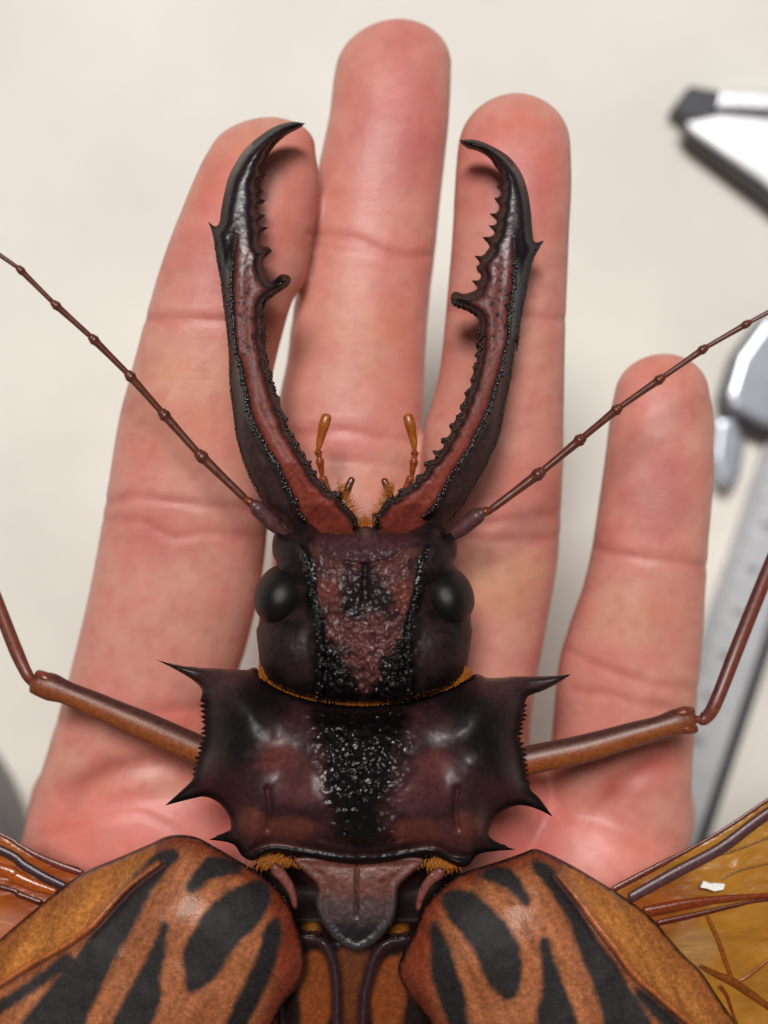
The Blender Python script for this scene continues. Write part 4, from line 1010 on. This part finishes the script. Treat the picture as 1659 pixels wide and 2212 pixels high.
# ---- hind wings
cw = crop(2400, 3050, 2.2532); cv = crop(0, 2900, 2.764)
WR = cw((50, 1008), (250, 890), (450, 775), (870, 560), (1130, 400), (1406, 205)) + [(1900, 1560), (2300, 1420), (2500, 1600), (2450, 2000), (2200, 2350), (1900, 2500), (1640, 2450), (1480, 2250), (1350, 2050)]
WL = cv((900, 1470), (640, 1370), (400, 1275), (200, 1165), (0, 1045)) + [(-220, 1700), (-560, 1540), (-800, 1640), (-850, 2000), (-620, 2350), (-300, 2480), (0, 2400), (130, 2220), (200, 2050)]
def wing(outline, veins, tone, side, name='hind_wing'):
    zf = lambda q: .1190 + .0003 * np.sin(q[:, 1] / 60) - .000002 * np.abs(q[:, 0] - 785)
    def paint(q, d):
        P = Paint(q, lin(*tone)); P.blob(*( (1420, 1960) if side > 0 else (80, 1930)), 140, 120, lin(150, 62, 20), .7)
        if side > 0: P.blob(1500, 2050, 80, 70, lin(192, 152, 104), .6); P.blob(1600, 1800, 120, 50, lin(196, 148, 66), .5)
        else: P.blob(10, 2000, 80, 60, lin(196, 128, 100), .8)  # pinkish highlight painted onto the membrane
        P.c *= (1 + (fbm(q[:, 0], q[:, 1] * 1.6, 60, 3)[:, None] - .5) * .55)
        return P
    m, ol = relief(name, outline, 7, zf, lambda q, d: .00010 * smooth(0, 5, d) + .0006 * (fbm(q[:, 0], q[:, 1] * 2.2, 70, 17) - .5) * smooth(0, 30, d) + .0003, lambda q, d: .00010 * smooth(0, 5, d), paint, WING, beetle, off_spacing=26)
    for pts, w, col, rough in veins:
        pl = np.array(pts); z = zf(pl)
        rr = [w * .5 * 6.0e-5] * len(pts) if np.isscalar(w) else [x * .5 * 6.0e-5 for x in w]
        tube('vein', [W(u, v, zz + .0006 + r * .2) for (u, v), zz, r in zip(pts, z, rr)], rr, CH, m, base=lin(*col), par=(rough, 0, .6, 1), n=12, flat=.5)
    return m
wing(WR, [
    (cw((200, 1085), (600, 862), (1000, 645), (1406, 345)) + [(1900, 1600), (2200, 1470)], [24, 27, 27, 26, 20, 10], (90, 56, 60), .33),
    (cw((40, 1015), (250, 905), (430, 810), (640, 700), (870, 575), (1130, 415), (1406, 225)) + [(1900, 1563)], [14, 15, 14, 10, 8, 9, 9, 8], (110, 48, 34), .25),
    (cw((330, 1215), (520, 1180), (700, 1145), (1000, 1105), (1406, 1072)) + [(1900, 1915)], [26, 26, 24, 18, 12, 8], (132, 56, 26), .22),
    (cw((440, 1315), (800, 1235), (1100, 1165), (1406, 1110)) + [(1900, 1925)], [14, 13, 10, 8, 6], (96, 36, 22), .25),
    (cw((865, 1255), (930, 1390), (1000, 1570), (1040, 1690), (1085, 1800)), [9, 10, 11, 10, 9], (150, 82, 24), .25),
    (cw((810, 1700), (960, 1780), (1080, 1830), (1230, 1930), (1406, 2055)) + [(1800, 2270)], [10, 15, 20, 18, 15, 10], (130, 68, 22), .25),
    (cw((1100, 1830), (1180, 1820), (1300, 1735), (1406, 1650)) + [(1800, 1960)], [7, 9, 9, 8, 6], (150, 84, 26), .25),
    (cw((980, 1880), (1040, 1960), (1090, 2110), (1130, 2212)), [10, 8, 7, 6], (130, 60, 22), .25),
    (cw((950, 720), (1150, 660), (1406, 560)), [4, 5, 5], (140, 92, 36), .3),
    (cw((1000, 930), (1150, 850), (1406, 790)), [5, 6, 5], (140, 92, 36), .3),
], (186, 128, 46), 1)
wing(WL, [
    (cv((880, 1485), (640, 1400), (400, 1295), (200, 1180), (0, 1065)) + [(-220, 1710), (-560, 1552)], [16, 17, 13, 10, 9, 8, 7], (112, 50, 40), .25),
    (cv((690, 1630), (480, 1530), (250, 1395), (0, 1235)) + [(-260, 1730), (-560, 1600)], [20, 22, 22, 22, 18, 10], (66, 44, 50), .3),
    (cv((590, 1690), (350, 1610), (150, 1520), (0, 1450)) + [(-300, 1800)], [18, 28, 30, 30, 18], (176, 84, 30), .16),
    (cv((430, 1805), (200, 1720), (0, 1640)) + [(-300, 1850)], [14, 13, 12, 8], (90, 34, 22), .25),
], (190, 104, 36), -1)
fl = cw((835, 945), (900, 968), (940, 965), (1025, 972), (1010, 1020), (930, 1035), (860, 1010), (808, 1002))
fleck = rounded_prism('paper_fleck', fl, .1196, .1201, PAPER, bevel=0)
fleck['label'] = 'tiny torn white paper fleck stuck on the amber hind wing'; fleck['category'] = 'paper scrap'

# ---- front legs
def leg(fem, fr, tib, tr, zf, zt, side):
    k = .0000585
    LEGC = lin(150, 80, 40); LEGD = lin(58, 38, 44)
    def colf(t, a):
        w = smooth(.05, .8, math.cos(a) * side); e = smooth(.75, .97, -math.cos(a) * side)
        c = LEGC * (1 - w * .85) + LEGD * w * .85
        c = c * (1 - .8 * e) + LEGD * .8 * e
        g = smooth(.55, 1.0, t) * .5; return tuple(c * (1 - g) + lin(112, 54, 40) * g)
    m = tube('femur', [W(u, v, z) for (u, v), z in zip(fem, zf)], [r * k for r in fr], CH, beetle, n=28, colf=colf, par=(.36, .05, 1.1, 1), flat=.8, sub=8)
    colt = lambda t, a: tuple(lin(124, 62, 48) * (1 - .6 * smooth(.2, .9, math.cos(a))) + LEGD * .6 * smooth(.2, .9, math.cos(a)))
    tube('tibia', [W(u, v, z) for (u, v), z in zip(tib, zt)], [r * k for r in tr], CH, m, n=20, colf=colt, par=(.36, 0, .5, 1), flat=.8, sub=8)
    for a_, b_, r_ in ([((108, 1470), (84, 1457), 14), ((102, 1498), (72, 1489), 13)] if side < 0 else [((1468, 1541), (1492, 1536), 14), ((1472, 1573), (1500, 1575), 13)]):
        tube('knee_lobe', [W(*a_, zf[-1] + .0004), W((a_[0] + b_[0]) / 2, (a_[1] + b_[1]) / 2, zf[-1] + .0005), W(*b_, zf[-1])], [r_ * k, r_ * k, r_ * .8 * k], CH, m, base=lin(128, 62, 40), par=(.28, 0, .4, 1))
    # tarsus beyond the picture
    u, v = tib[-1]; d = np.array(tib[-1]) - np.array(tib[-2]); d = d / np.linalg.norm(d); z = zt[-1]
    for i in range(4):
        a = np.array([u, v]) + d * (12 + i * 40); b = a + d * 36
        tube('tarsus_segment', [W(*a, z - .0016 * i), W(*b, z - .0016 * (i + 1))], [7 * k, 15 * k if i < 3 else 8 * k], CH, m, base=ANT2, par=(.3, 0, .3, 1), n=12)
    return m
leg([(520, 1655), (430, 1620), (330, 1576), (230, 1533), (150, 1499), (110, 1484), (86, 1477)], [30, 34, 33.5, 30, 26.5, 32, 29], [(70, 1474), (56, 1452), (34, 1404), (8, 1338), (-30, 1240), (-70, 1130), (-100, 1050)], [11, 14, 16, 16, 16, 17, 17],
    [.1175, .1180, .1185, .1190, .1195, .1195, .1195], [.1195, .1195, .1185, .117, .115, .113, .112], -1)
leg([(1050, 1665), (1140, 1643), (1262, 1617), (1350, 1592), (1420, 1572), (1462, 1560), (1484, 1554)], [30, 34, 32.5, 29.5, 26, 31, 28], [(1507, 1553), (1522, 1552), (1545, 1520), (1593, 1398), (1640, 1280), (1690, 1160), (1725, 1080)], [8, 15, 16, 17, 17, 17, 17],
    [.1175, .1180, .1185, .1190, .1195, .1195, .1195], [.1195, .1195, .1185, .117, .115, .113, .112], 1)
